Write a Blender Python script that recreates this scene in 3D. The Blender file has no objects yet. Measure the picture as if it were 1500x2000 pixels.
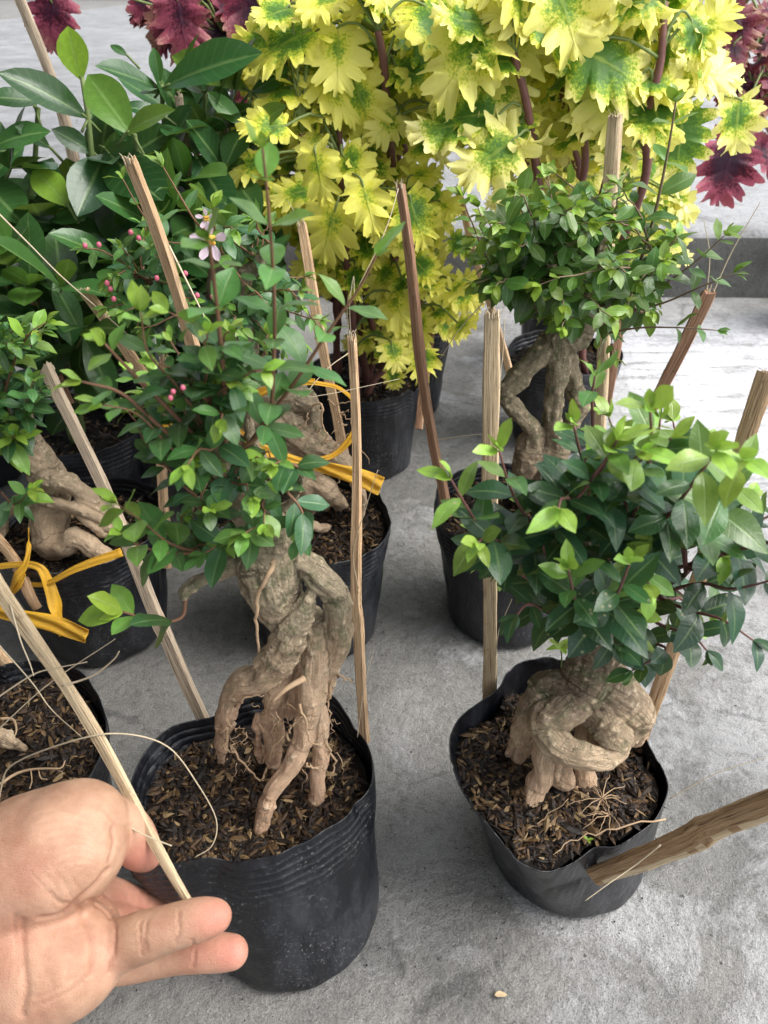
import bpy, math, random
import numpy as np
from mathutils import Vector
PI = math.pi
sc = bpy.context.scene
# ------------------------------------------------------------------ camera, sky, sun
H, TH, FP = 0.528, math.radians(35), 1502.0
cam_d = bpy.data.cameras.new('camera'); cam = bpy.data.objects.new('camera', cam_d)
sc.collection.objects.link(cam); sc.camera = cam
cam.location = (0, 0, H); cam.rotation_euler = (PI/2-TH, 0, 0)
cam_d.sensor_width = 36; cam_d.sensor_fit = 'AUTO'; cam_d.lens = 36*FP/2000
cam_d.clip_start = 0.01; cam_d.clip_end = 500
cam_d.dof.use_dof = True; cam_d.dof.focus_distance = 0.50; cam_d.dof.aperture_fstop = 15.0
W = bpy.data.worlds.new('World'); sc.world = W; W.use_nodes = True
SUN_EL, SUN_AZ = math.radians(50), math.radians(98)     # azimuth clockwise from +Y towards +X
nt = W.node_tree; nt.nodes.clear()
sky = nt.nodes.new('ShaderNodeTexSky'); sky.sky_type = 'NISHITA'; sky.sun_disc = False
sky.sun_elevation = SUN_EL; sky.sun_rotation = SUN_AZ; sky.dust_density = 3.0; sky.air_density = 1.0
hs = nt.nodes.new('ShaderNodeHueSaturation'); hs.inputs['Saturation'].default_value = 0.30
bg = nt.nodes.new('ShaderNodeBackground'); bg.inputs['Strength'].default_value = 0.15
wo = nt.nodes.new('ShaderNodeOutputWorld')
nt.links.new(sky.outputs[0], hs.inputs['Color']); nt.links.new(hs.outputs[0], bg.inputs['Color'])
nt.links.new(bg.outputs[0], wo.inputs['Surface'])
sd = bpy.data.lights.new('sun', 'SUN'); sun = bpy.data.objects.new('sun', sd); sc.collection.objects.link(sun)
sd.energy = 1.6; sd.angle = math.radians(40); sd.color = (1.0, 0.97, 0.92)
dv = Vector((math.sin(SUN_AZ)*math.cos(SUN_EL), math.cos(SUN_AZ)*math.cos(SUN_EL), math.sin(SUN_EL)))
sun.rotation_euler = dv.to_track_quat('Z', 'Y').to_euler()
sc.view_settings.view_transform = 'Standard'; sc.view_settings.look = 'None'
sc.view_settings.exposure = 1.0; sc.view_settings.gamma = 1.0
# ------------------------------------------------------------------ measuring helpers
ct, st = math.cos(TH), math.sin(TH)
def ray(x, y):
    u, v = (x-750)/FP, (y-1000)/FP
    return np.array([u, ct-v*st, -st-v*ct])
def dep(x, y, z): return np.array([0, 0, H]) + z*ray(x, y)
def at(x, y, Y):
    r = ray(x, y); return np.array([0, 0, H]) + r*(Y/r[1])
def on(x, y, Z):
    r = ray(x, y); return np.array([0, 0, H]) + r*((Z-H)/r[2])
def zof(p): return p[1]*ct + (H-p[2])*st
def pxm(p, px): return px*zof(p)/FP
def nrm(v):
    v = np.asarray(v, float); l = np.linalg.norm(v); return v/l if l > 1e-12 else v
R = random.Random(7)
def U(a, b): return R.uniform(a, b)
# ------------------------------------------------------------------ numpy noise
def vnoise(P, scale, seed=0):
    Q = np.asarray(P)*scale + seed*17.31
    I = np.floor(Q).astype(np.int64); Fr = Q-I; Fr = Fr*Fr*(3-2*Fr)
    def h(a, b, c):
        n = (a*73856093) ^ (b*19349663) ^ (c*83492791) ^ (seed*2654435761 & 0x7fffffff)
        n = (n ^ (n >> 13))*1274126177 & 0x7fffffff
        n = (n ^ (n >> 15)) & 0xffff
        return n/32767.5-1
    out = 0
    for dx in (0, 1):
        wx = Fr[:, 0] if dx else 1-Fr[:, 0]
        for dy in (0, 1):
            wy = Fr[:, 1] if dy else 1-Fr[:, 1]
            for dz in (0, 1):
                wz = Fr[:, 2] if dz else 1-Fr[:, 2]
                out = out + wx*wy*wz*h(I[:, 0]+dx, I[:, 1]+dy, I[:, 2]+dz)
    return out
# ------------------------------------------------------------------ scene-object helpers
COL = sc.collection
def tag(o, label=None, cat=None, group=None, kind=None):
    if label: o['label'] = label
    if cat: o['category'] = cat
    if group: o['group'] = group
    if kind: o['kind'] = kind
    return o
def empty(name, loc, label, cat, group=None):
    o = bpy.data.objects.new(name, None); COL.objects.link(o); o.location = [float(a) for a in loc]
    o.empty_display_size = 0.02
    return tag(o, label, cat, group)
def wloc(o):
    v = np.zeros(3)
    while o is not None: v = v+np.array(o.location); o = o.parent
    return v
def mesh(name, V, F, mat, parent=None, smooth=True, attrs=None, loc=None):
    V = np.asarray(V, float).reshape(-1, 3)
    base = wloc(parent) if parent is not None else (np.asarray(loc, float) if loc is not None else np.zeros(3))
    me = bpy.data.meshes.new(name)
    me.from_pydata((V-base).tolist(), [], F.tolist() if isinstance(F, np.ndarray) else F)
    if smooth: me.polygons.foreach_set('use_smooth', [True]*len(me.polygons))
    for k, a in (attrs or {}).items():
        a = np.asarray(a, np.float32)
        if a.ndim == 1:
            at_ = me.attributes.new(k, 'FLOAT', 'POINT'); at_.data.foreach_set('value', a)
        else:
            at_ = me.attributes.new(k, 'FLOAT_VECTOR', 'POINT'); at_.data.foreach_set('vector', a.ravel())
    me.materials.append(mat); me.update()
    o = bpy.data.objects.new(name, me); COL.objects.link(o)
    if parent is not None: o.parent = parent
    elif loc is not None: o.location = [float(a) for a in loc]
    return o
class MB:
    def __init__(s): s.V = []; s.F = []; s.A = {}; s.n = 0
    def add(s, V, F, **at_):
        V = np.asarray(V, float).reshape(-1, 3)
        s.V.append(V); n = s.n
        s.F.extend([tuple(i+n for i in f) for f in F])
        for k, a in at_.items(): s.A.setdefault(k, []).append(np.asarray(a, float))
        s.n += len(V)
    def build(s, name, mat, parent=None, smooth=True, loc=None):
        A = {k: np.concatenate(v) for k, v in s.A.items()}
        return mesh(name, np.concatenate(s.V), s.F, mat, parent, smooth, A, loc)
def frame(d):
    d = nrm(d); r = np.array([0, 0, 1.]) if abs(d[2]) < .9 else np.array([0, 1., 0])
    a = nrm(np.cross(d, r)); return d, a, np.cross(d, a)
def resample(P, n):
    P = np.asarray(P, float)
    # Catmull-Rom through the points, columns beyond xyz follow
    m = len(P); out = []
    if m == 2:
        return np.array([P[0]*(1-t)+P[1]*t for t in np.linspace(0, 1, n)])
    Q = np.vstack([2*P[0]-P[1], P, 2*P[-1]-P[-2]])
    for t in np.linspace(0, m-1, n):
        i = min(int(t), m-2); f = t-i
        p0, p1, p2, p3 = Q[i], Q[i+1], Q[i+2], Q[i+3]
        out.append(.5*((2*p1)+(-p0+p2)*f+(2*p0-5*p1+4*p2-p3)*f*f+(-p0+3*p1-3*p2+p3)*f**3))
    return np.array(out)
def tube(mb, P, rad, n=6, **kw):
    P = np.asarray(P, float); m = len(P)
    rad = np.full(m, rad) if np.isscalar(rad) else np.asarray(rad, float)
    V = []; G = []
    T = np.gradient(P, axis=0); al = 0
    d, a, b = frame(T[0])
    for i in range(m):
        d = nrm(T[i]); a = nrm(a-d*np.dot(a, d)); b = np.cross(d, a)
        if i: al += np.linalg.norm(P[i]-P[i-1])
        for k in range(n):
            q = 2*PI*k/n
            V.append(P[i]+(a*math.cos(q)+b*math.sin(q))*rad[i]); G.append((math.cos(q)*rad[i], math.sin(q)*rad[i], al))
    F = []
    for i in range(m-1):
        for k in range(n):
            F.append((i*n+k, i*n+(k+1) % n, (i+1)*n+(k+1) % n, (i+1)*n+k))
    F.append(tuple(range(n))[::-1]); F.append(tuple((m-1)*n+k for k in range(n)))
    at_ = {'grain': np.array(G)}
    for k, v in kw.items(): at_[k] = np.full(len(V), v)
    mb.add(V, F, **at_)
# ------------------------------------------------------------------ materials
class NT:
    def __init__(s, name):
        s.m = bpy.data.materials.new(name); s.m.use_nodes = True; s.t = s.m.node_tree; s.t.nodes.clear()
        s.out = s.n('OutputMaterial')
    def n(s, typ, **kw):
        nd = s.t.nodes.new('ShaderNode'+typ)
        for k, v in kw.items(): setattr(nd, k, v)
        return nd
    def l(s, a, b): s.t.links.new(a, b)
    def setv(s, sock, v):
        if isinstance(v, bpy.types.NodeSocket): s.l(v, sock)
        elif isinstance(v, (tuple, list)) and len(v) == 3 and sock.type == 'RGBA': sock.default_value = (*v, 1)
        else: sock.default_value = v
    def attr(s, name, out='Fac'):
        a = s.n('Attribute'); a.attribute_name = name; return a.outputs[out]
    def obj(s): return s.n('TexCoord').outputs['Object']
    def sc(s, vec, x, y, z, off=(0, 0, 0)):
        m = s.n('Mapping'); s.setv(m.inputs['Vector'], vec); m.inputs['Scale'].default_value = (x, y, z)
        m.inputs['Location'].default_value = off; return m.outputs[0]
    def noise(s, vec, scale, detail=4, rough=.55, dist=0):
        t = s.n('TexNoise'); s.setv(t.inputs['Vector'], vec); t.inputs['Scale'].default_value = scale
        t.inputs['Detail'].default_value = detail; t.inputs['Roughness'].default_value = rough
        t.inputs['Distortion'].default_value = dist; return t.outputs['Fac']
    def vor(s, vec, scale, feat='F1', out='Distance'):
        t = s.n('TexVoronoi', feature=feat); s.setv(t.inputs['Vector'], vec); t.inputs['Scale'].default_value = scale
        return t.outputs[out]
    def ramp(s, fac, pts, interp='LINEAR'):
        r = s.n('ValToRGB'); s.setv(r.inputs[0], fac); e = r.color_ramp.elements; r.color_ramp.interpolation = interp
        while len(e) > 1: e.remove(e[-1])
        for i, (p, c) in enumerate(pts):
            c = (c, c, c) if not isinstance(c, tuple) else c
            if i == 0: e[0].position = p; e[0].color = (*c, 1)
            else: q = e.new(p); q.color = (*c, 1)
        return r.outputs[0]
    def mix(s, f, a, b, mode='MIX'):
        m = s.n('Mix', data_type='RGBA', blend_type=mode); s.setv(m.inputs[0], f); s.setv(m.inputs[6], a); s.setv(m.inputs[7], b)
        return m.outputs[2]
    def math(s, op, a, b=0.0, c=0.0, clamp=False):
        m = s.n('Math', operation=op); m.use_clamp = clamp
        s.setv(m.inputs[0], a); s.setv(m.inputs[1], b); s.setv(m.inputs[2], c); return m.outputs[0]
    def xyz(s, v):
        x = s.n('SeparateXYZ'); s.setv(x.inputs[0], v); return x.outputs
    def bump(s, h, strength=.5, dist=.001, nrm_=None):
        b = s.n('Bump'); b.inputs['Strength'].default_value = strength; b.inputs['Distance'].default_value = dist
        s.setv(b.inputs['Height'], h)
        if nrm_ is not None: s.l(nrm_, b.inputs['Normal'])
        return b.outputs[0]
    def bsdf(s, col, rough=.5, normal=None, spec=.5, **kw):
        b = s.n('BsdfPrincipled'); s.setv(b.inputs['Base Color'], col); s.setv(b.inputs['Roughness'], rough)
        s.setv(b.inputs['Specular IOR Level'], spec)
        if normal is not None: s.l(normal, b.inputs['Normal'])
        for k, v in kw.items(): s.setv(b.inputs[k.replace('_', ' ')], v)
        s.l(b.outputs[0], s.out.inputs[0]); return b
    def translucent(s, b, col, f, normal=None):
        t = s.n('BsdfTranslucent'); s.setv(t.inputs[0], col)
        m = s.n('MixShader'); m.inputs[0].default_value = f
        s.l(b.outputs[0], m.inputs[1]); s.l(t.outputs[0], m.inputs[2]); s.l(m.outputs[0], s.out.inputs[0])

def mat_leaf(name, old, mid, young, spots=0.0, rough=.33, dark_edge=False):
    s = NT(name); uv = s.attr('leafuv', 'Vector'); tone = s.attr('tone'); rnd = s.attr('rnd')
    x, y, z = s.xyz(uv)
    c = s.ramp(tone, [(0, old), (.5, mid), (1, young)])
    v = s.math('MULTIPLY_ADD', rnd, .5, .75)
    hsv = s.n('HueSaturation'); s.setv(hsv.inputs['Value'], v); s.setv(hsv.inputs['Hue'], s.math('MULTIPLY_ADD', rnd, .03, .485))
    s.setv(hsv.inputs['Color'], c); c = hsv.outputs[0]
    ax = s.math('ABSOLUTE', x)
    mr = s.ramp(ax, [(0, 1.0), (.07, .6), (.12, 0.0)])
    vv = s.math('SINE', s.math('MULTIPLY', s.math('SUBTRACT', y, s.math('MULTIPLY', ax, .16)), 62.0))
    vr = s.ramp(vv, [(.86, 0.0), (1.0, .35)])
    lite = s.mix(.5, c, (.30, .45, .16), 'MIX')
    c = s.mix(s.math('MULTIPLY', mr, .8), c, lite); c = s.mix(s.math('MULTIPLY', vr, .5), c, lite)
    nz = s.noise(s.obj(), 260, 3); c = s.mix(s.ramp(nz, [(.35, .35), (.65, 0.0)]), c, s.mix(.5, c, (.01, .03, .01)))
    if spots:
        sp = s.vor(s.obj(), 210); nn = s.noise(s.obj(), 35, 2)
        f = s.math('MULTIPLY', s.ramp(sp, [(.12, 1.0), (.2, 0.0)]), s.ramp(nn, [(.56, 0.0), (.64, spots)]))
        c = s.mix(f, c, (.45, .42, .25))
    hgt = s.math('ADD', s.math('MULTIPLY', s.math('ADD', mr, vr), -.6), nz)
    nb = s.bump(hgt, .35, .0006)
    b = s.bsdf(c, rough, nb, .55)
    s.translucent(b, s.mix(.4, c, (.35, .5, .05)), .25)
    return s.m
def mat_coleus(name, pts, cream, dark, rough=.5):
    s = NT(name); uv = s.attr('leafuv', 'Vector'); tone = s.attr('tone'); rnd = s.attr('rnd')
    x, y, z = s.xyz(uv)
    n1 = s.noise(s.obj(), 75, 5, .65); n2 = s.noise(s.obj(), 420, 3, .65)
    t = s.math('ADD', z, s.math('MULTIPLY_ADD', n1, .9, -.45)); t = s.math('ADD', t, s.math('MULTIPLY_ADD', n2, 1.1, -.55))
    t = s.math('ADD', t, s.math('MULTIPLY_ADD', rnd, .75, -.45))
    c = s.ramp(t, pts)
    c = s.mix(s.math('MULTIPLY', s.math('MULTIPLY', tone, 1.0), s.ramp(t, [(.40, 0.0), (.65, .95)])), c, cream)
    ang = s.math('ARCTAN2', y, x)
    vein = s.ramp(s.math('ADD', s.math('MULTIPLY', x, x), s.math('MULTIPLY', y, y)), [(0, .8), (.006, 0.0)])
    c = s.mix(s.math('MULTIPLY', vein, s.ramp(z, [(.0, 1.0), (.9, 0.0)])), c, dark)
    nb = s.bump(s.math('ADD', s.noise(s.obj(), 170, 3), s.math('MULTIPLY', vein, -.8)), .5, .0012)
    b = s.bsdf(c, rough, nb, .3); s.translucent(b, c, .3)
    return s.m
def mat_stem(name, a, b_):
    s = NT(name); c = s.mix(s.noise(s.obj(), 120, 3), a, b_)
    s.bsdf(c, .6, s.bump(s.noise(s.obj(), 500, 2), .4, .0005), .3); return s.m
def mat_bark(name, low, mid, high, z0, z1, moss=(.16, .17, .09), warts=.6, wartscale=140):
    # bark colour runs from the pale washed roots near the soil to weathered bark with lichen higher up the stem
    s = NT(name); g = s.attr('grain', 'Vector'); o = s.obj(); x, y, z = s.xyz(o)
    zz = s.n('MapRange'); s.setv(zz.inputs[0], s.math('ADD', z, s.math('MULTIPLY_ADD', s.noise(o, 60, 3), .05, -.025)))
    zz.inputs[1].default_value = z0; zz.inputs[2].default_value = z1
    c = s.ramp(zz.outputs[0], [(0, low), (.5, mid), (1, high)])
    fib = s.noise(s.sc(g, 620, 620, 110), 1, 5, .65, 1.4)
    ring = s.noise(s.sc(g, 160, 160, 620), 1, 4, .65, 1.6)
    big = s.noise(o, 95, 4, .6)
    c = s.mix(s.ramp(fib, [(.32, .6), (.42, 0.0)]), c, s.mix(.6, c, (.06, .04, .03)))
    c = s.mix(s.ramp(ring, [(.5, 0.0), (.62, .5)]), c, s.mix(.5, c, (.70, .56, .40)))
    c = s.mix(s.ramp(ring, [(.34, .4), (.42, 0.0)]), c, s.mix(.4, c, (.14, .08, .05)))
    c = s.mix(s.math('MULTIPLY', s.ramp(big, [(.50, 0.0), (.62, .75)]), s.ramp(zz.outputs[0], [(.35, .0), (.85, 1.0)])), c, moss)
    c = s.mix(s.ramp(s.noise(o, 260, 4, .7), [(.60, 0.0), (.68, .6)]), c, (.42, .38, .27))
    wm = s.attr('wart')
    c = s.mix(s.math('MULTIPLY', wm, 1.0), c, (.72, .58, .40))
    c = s.mix(s.ramp(s.noise(o, 420, 3, .7), [(.56, 0.0), (.66, .45)]), c, s.mix(.6, c, (.9, .78, .58)))
    h = s.math('ADD', s.math('MULTIPLY', fib, 1.2), s.math('ADD', s.math('MULTIPLY', ring, .5), s.math('MULTIPLY', wm, .8)))
    h = s.math('ADD', h, s.math('MULTIPLY', big, .8))
    s.bsdf(c, .85, s.bump(h, 1.0, .0028), .2); return s.m
def mat_wood(name, a, b_, dark, spec=.25):
    s = NT(name); g = s.attr('grain', 'Vector'); o = s.obj()
    f1 = s.noise(s.sc(g, 500, 500, 14), 1, 5, .6, .4); f2 = s.noise(s.sc(g, 1500, 1500, 40), 1, 3, .6)
    c = s.mix(s.ramp(f1, [(.3, 0.0), (.7, 1.0)]), a, b_)
    c = s.mix(s.ramp(f2, [(.32, .8), (.48, 0.0)]), c, dark)
    c = s.mix(s.ramp(s.noise(o, 90, 4, .7), [(.62, 0.0), (.72, .75)]), c, dark)
    s.bsdf(c, .75, s.bump(s.math('ADD', f1, f2), .9, .0016), spec); return s.m
def mat_pot():
    s = NT('black_plastic'); o = s.obj(); x, y, z = s.xyz(o)
    dust = s.noise(s.sc(o, 1, 1, .45), 26, 6, .7); sp = s.noise(o, 620, 2, .6); scr = s.noise(s.sc(o, 120, 120, 260), 1, 4, .7, 1.5)
    c = s.mix(s.ramp(dust, [(.50, 0.0), (.74, .40)]), (.006, .007, .010), (.10, .105, .125))
    spm = s.ramp(s.noise(o, 22, 3), [(.46, .0), (.64, 1.0)])
    c = s.mix(s.math('MULTIPLY', s.ramp(sp, [(.62, 0.0), (.68, .45)]), spm), c, (.34, .33, .31))
    c = s.mix(s.math('MULTIPLY', s.ramp(scr, [(.60, 0.0), (.72, .22)]), s.ramp(dust, [(.47, 0.0), (.56, 1.0)])), c, (.45, .45, .47))
    r = s.ramp(dust, [(.3, .26), (.7, .5)])
    h = s.math('ADD', s.noise(s.sc(o, 1, 1, .5), 70, 4), s.math('MULTIPLY', sp, .12))
    h = s.math('ADD', h, s.math('MULTIPLY', s.noise(s.sc(o, 1, 1, .22), 45, 3, .5, 1.0), 1.6))
    s.bsdf(c, r, s.bump(h, .6, .003), .5); return s.m
def mat_soil():
    s = NT('potting_soil'); o = s.obj()
    c = s.ramp(s.noise(o, 350, 5, .7), [(.3, (.003, .0022, .0018)), (.55, (.014, .009, .006)), (.8, (.045, .026, .015))])
    s.bsdf(c, .8, s.bump(s.noise(o, 450, 5, .7), 1.0, .004), .35); return s.m
def mat_chip():
    s = NT('bark_chip'); o = s.obj(); rnd = s.attr('rnd')
    c = s.ramp(rnd, [(0, (.007, .0045, .003)), (.5, (.022, .012, .007)), (.75, (.065, .034, .015)), (.92, (.15, .088, .036)), (1, (.34, .24, .12))])
    f = s.noise(s.sc(s.attr('grain', 'Vector'), 2200, 2200, 200), 1, 3)
    c = s.mix(s.ramp(f, [(.35, .6), (.5, 0.0)]), c, s.mix(.7, c, (.004, .003, .002)))
    s.bsdf(c, .6, s.bump(f, .6, .0006), .4); return s.m
def mat_concrete(name, dark, mid, lite, white=0.0, streak=False):
    s = NT(name); o = s.obj(); x, y, z = s.xyz(o)
    n1 = s.noise(o, 4.0, 6, .62, .3); n2 = s.noise(o, 17, 7, .68, .4); n3 = s.noise(o, 120, 5, .7); n4 = s.noise(o, 900, 3, .7)
    c = s.ramp(s.math('ADD', s.math('MULTIPLY', n1, .6), s.math('MULTIPLY', n2, .4)), [(.36, dark), (.5, mid), (.64, lite)])
    # cement laitance: paler crusts, increasing rightwards to paint in the brighter light there
    gx = s.n('MapRange'); s.setv(gx.inputs[0], x); gx.inputs[1].default_value = -.15; gx.inputs[2].default_value = .45
    gx.inputs[3].default_value = -.10; gx.inputs[4].default_value = .14
    cr = s.ramp(s.math('ADD', s.noise(o, 11, 8, .72, .6), gx.outputs[0]), [(.50, 0.0), (.62, white)])
    c = s.mix(cr, c, (.56, .565, .58))
    crk = s.vor(s.sc(o, 1, 1, 1, (.4, .9, 0)), 2.1, 'DISTANCE_TO_EDGE')
    c = s.mix(s.ramp(s.math('ADD', crk, s.math('MULTIPLY_ADD', n2, .06, -.03)), [(.0, .45), (.004, 0.0)]), c, (.06, .06, .06))
    if streak:
        st_ = s.noise(s.sc(o, 8, 46, 1, (3, 1, 0)), 1, 5, .65, 1.2)
        yy = s.n('MapRange'); s.setv(yy.inputs[0], y); yy.inputs[1].default_value = .66; yy.inputs[2].default_value = .92
        y2 = s.n('MapRange'); s.setv(y2.inputs[0], y); y2.inputs[1].default_value = 1.25; y2.inputs[2].default_value = 1.42; y2.inputs[3].default_value = 1; y2.inputs[4].default_value = 0
        xx = s.n('MapRange'); s.setv(xx.inputs[0], x); xx.inputs[1].default_value = .25; xx.inputs[2].default_value = .45
        m = s.math('MULTIPLY', s.math('MULTIPLY', yy.outputs[0], xx.outputs[0]), y2.outputs[0])
        c = s.mix(s.math('MULTIPLY', s.ramp(st_, [(.38, .15), (.52, 1.0)]), m), c, (.80, .81, .85))
    c = s.mix(s.ramp(n3, [(.36, .6), (.5, 0.0)]), c, s.mix(.5, c, (.05, .05, .05)))
    c = s.mix(s.ramp(n4, [(.36, .8), (.48, 0.0)]), c, s.mix(.6, c, (.03, .03, .03)))
    c = s.mix(s.ramp(n4, [(.60, 0.0), (.70, .5)]), c, (.62, .61, .59))
    c = s.mix(s.ramp(s.vor(o, 38), [(.03, .8), (.06, 0.0)]), c, (.03, .03, .03))
    blot = s.ramp(s.noise(s.sc(o, 1, 1, 1, (5, 2, 0)), 7, 7, .72, .5), [(.50, 0.0), (.68, .7)])
    c = s.mix(blot, c, s.mix(.55, c, (.07, .07, .065)))
    h = s.math('ADD', s.math('ADD', s.math('MULTIPLY', n2, 1.6), n3), s.math('ADD', s.math('MULTIPLY', n4, .35), s.math('MULTIPLY', cr, .5)))
    s.bsdf(c, .88, s.bump(h, .8, .004), .25); return s.m
def mat_ribbon():
    s = NT('yellow_raffia'); g = s.attr('leafuv', 'Vector')
    f = s.noise(s.sc(g, 14, 2.5, 1), 1, 4, .6)
    c = s.ramp(f, [(.3, (.86, .46, .03)), (.6, (.93, .60, .06)), (.8, (.96, .74, .22))])
    b = s.bsdf(c, .32, s.bump(s.noise(s.sc(g, 26, 1.0, 1), 1, 3), .6, .001), .5); s.translucent(b, (.9, .5, .05), .35); return s.m
def mat_skin():
    s = NT('skin'); o = s.obj(); p = s.attr('pink'); cr = s.attr('crease')
    c = s.mix(s.ramp(s.noise(o, 45, 5, .65), [(.38, 0.0), (.60, 1.0)]), (.39, .215, .135), (.52, .325, .215))
    c = s.mix(p, c, (.55, .20, .15)); c = s.mix(cr, c, (.24, .085, .05))
    c = s.mix(s.ramp(s.noise(o, 260, 3), [(.3, .12), (.5, 0.0)]), c, (.5, .25, .17))
    f1 = s.noise(s.sc(o, 500, 900, 500), 1, 3, .6, 1.0); vr = s.vor(o, 1100, 'DISTANCE_TO_EDGE')
    h = s.math('ADD', s.math('MULTIPLY', f1, .7), s.math('MULTIPLY', s.ramp(vr, [(0, 0.0), (.15, 1.0)]), .25))
    h = s.math('ADD', h, s.math('MULTIPLY', s.noise(o, 120, 4), 1.0))
    s.bsdf(c, .48, s.bump(h, .55, .0008), .45, Subsurface_Weight=.10, Subsurface_Radius=(.0045, .0016, .0009), Subsurface_Scale=1.0)
    return s.m
def mat_plain(name, col, rough=.5, trans=0.0):
    s = NT(name); c = s.mix(s.noise(s.obj(), 300, 3), col, tuple(a*.72 for a in col)); b = s.bsdf(c, rough, None, .4)
    if trans: s.translucent(b, col, trans)
    return s.m
M = {}
M['leafA'] = mat_leaf('small_green_leaf', (.042, .130, .050), (.10, .24, .055), (.32, .50, .06))
M['leafB'] = mat_leaf('glossy_green_leaf', (.016, .062, .036), (.045, .14, .045), (.36, .56, .09), spots=.8, rough=.3)
M['leafG'] = mat_leaf('fine_green_leaf', (.036, .105, .026), (.10, .22, .035), (.33, .48, .05))
M['leafS'] = mat_leaf('broad_dark_leaf', (.014, .058, .018), (.050, .14, .034), (.34, .55, .05), rough=.28)  # young tone brightened to suggest backlight through the lime top leaf
M['yel'] = mat_coleus('yellow_coleus_leaf', [(0, (.08, .20, .03)), (.22, (.17, .33, .035)), (.40, (.42, .54, .045)), (.55, (.80, .78, .07)), (.82, (.88, .84, .16))], (.95, .89, .48), (.30, .42, .06))
M['pur'] = mat_coleus('purple_coleus_leaf', [(0, (.03, .010, .03)), (.3, (.06, .010, .025)), (.55, (.14, .018, .04)), (.85, (.22, .04, .06)), (1, (.34, .20, .12))], (.42, .10, .16), (.05, .01, .03))
M['stem_r'] = mat_stem('reddish_twig', (.13, .065, .04), (.26, .14, .08))
M['stem_g'] = mat_stem('green_stem', (.10, .17, .05), (.20, .24, .09))
M['stem_b'] = mat_stem('grey_brown_stem', (.17, .11, .07), (.30, .22, .15))
M['stem_p'] = mat_stem('purple_stem', (.13, .05, .06), (.22, .11, .08))
s_ = NT('coleus_stem'); s_.bsdf(s_.mix(s_.attr('tone'), s_.mix(s_.noise(s_.obj(), 120, 3), (.13, .05, .06), (.24, .12, .09)), (.20, .26, .09)), .6, s_.bump(s_.noise(s_.obj(), 500, 2), .4, .0005), .3); M['stem_c'] = s_.m
M['pot'] = mat_pot(); M['soil'] = mat_soil(); M['chip'] = mat_chip()
M['woodP'] = mat_wood('pale_split_bamboo', (.56, .42, .26), (.72, .58, .38), (.20, .12, .06))
M['woodT'] = mat_wood('tan_split_wood', (.52, .33, .18), (.70, .50, .31), (.16, .08, .04))
M['woodR'] = mat_wood('reddish_split_wood', (.33, .17, .10), (.50, .31, .20), (.08, .04, .02))
M['woodG'] = mat_wood('weathered_grey_wood', (.36, .28, .20), (.52, .42, .31), (.05, .04, .035))
M['woodD'] = mat_wood('dark_brown_wood', (.28, .165, .08), (.52, .35, .20), (.08, .04, .02))
M['fibre'] = mat_plain('pale_fibre', (.66, .55, .38), .6)
M['rootf'] = mat_plain('pale_rootlet', (.52, .36, .22), .8)
M['ribbon'] = mat_ribbon(); M['skin'] = mat_skin()
M['petal'] = mat_plain('pale_pink_petal', (.86, .70, .80), .6, .3); M['bud'] = mat_plain('pink_bud', (.70, .16, .24), .4)
M['anther'] = mat_plain('yellow_anther', (.75, .45, .06), .6)
M['concrete'] = mat_concrete('yard_concrete', (.17, .17, .163), (.258, .254, .24), (.345, .338, .322), white=.5, streak=True)
M['slab'] = mat_concrete('slab_concrete', (.23, .235, .235), (.31, .315, .32), (.40, .405, .41), white=.5)
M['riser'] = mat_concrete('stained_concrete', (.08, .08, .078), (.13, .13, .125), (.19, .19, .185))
# ------------------------------------------------------------------ the setting
def plane(name, x0, x1, y0, y1, z, mat, n=60, amp=.0, seed=1):
    xs = np.linspace(x0, x1, n); ys = np.linspace(y0, y1, n)
    X, Y = np.meshgrid(xs, ys); V = np.stack([X.ravel(), Y.ravel(), np.full(X.size, z)], 1)
    if amp: V[:, 2] += (vnoise(V, 6, seed)*.6+vnoise(V, 17, seed+3)*.4)*amp
    F = [(j*n+i, j*n+i+1, (j+1)*n+i+1, (j+1)*n+i) for j in range(n-1) for i in range(n-1)]
    return tag(mesh(name, V, F, mat), kind='structure')
g = plane('ground', -60, 60, -30, 120, -.03, M['concrete'], 4)
plane('yard_floor', -2.2, 2.6, -1.2, 1.505, -.001, M['concrete'], 420, .0016, 5)
# raised slab with worn front edge
mb = MB(); n = 200
prof = [(0, -.01), (0.0, .03), (.002, .075), (.0, .115), (.006, .126), (.018, .1295)] + [(.018+.25*1.45**k-.25, .1295) for k in range(1, 14)]
V = []
for i in range(n):
    x = -4+8.5*i/(n-1)
    for j, (dy, dz) in enumerate(prof):
        V.append((x, 1.5+dy, dz))
V = np.array(V); w = vnoise(V, 14, 9)*.006+vnoise(V, 45, 4)*.003; msk = (V[:, 2] > .02) & (V[:, 1] < 1.53)
V[msk, 1] += w[msk]; V[:, 2] += vnoise(V, 9, 2)*.0015*(V[:, 2] > .1)
m_ = len(prof)
F = [(i*m_+j, (i+1)*m_+j, (i+1)*m_+j+1, i*m_+j+1) for i in range(n-1) for j in range(5)]
F2 = [(i*m_+j, (i+1)*m_+j, (i+1)*m_+j+1, i*m_+j+1) for i in range(n-1) for j in range(5, m_-1)]
o = mesh('raised_slab', V, F+F2, M['slab']); tag(o, kind='structure')
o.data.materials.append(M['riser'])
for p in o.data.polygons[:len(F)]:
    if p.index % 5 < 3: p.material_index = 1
def box(mb, x0, x1, y0, y1, z0, z1):
    V = [(x, y, z) for x in (x0, x1) for y in (y0, y1) for z in (z0, z1)]
    mb.add(V, [(0, 1, 3, 2), (4, 6, 7, 5), (0, 4, 5, 1), (2, 3, 7, 6), (0, 2, 6, 4), (1, 5, 7, 3)])
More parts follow.
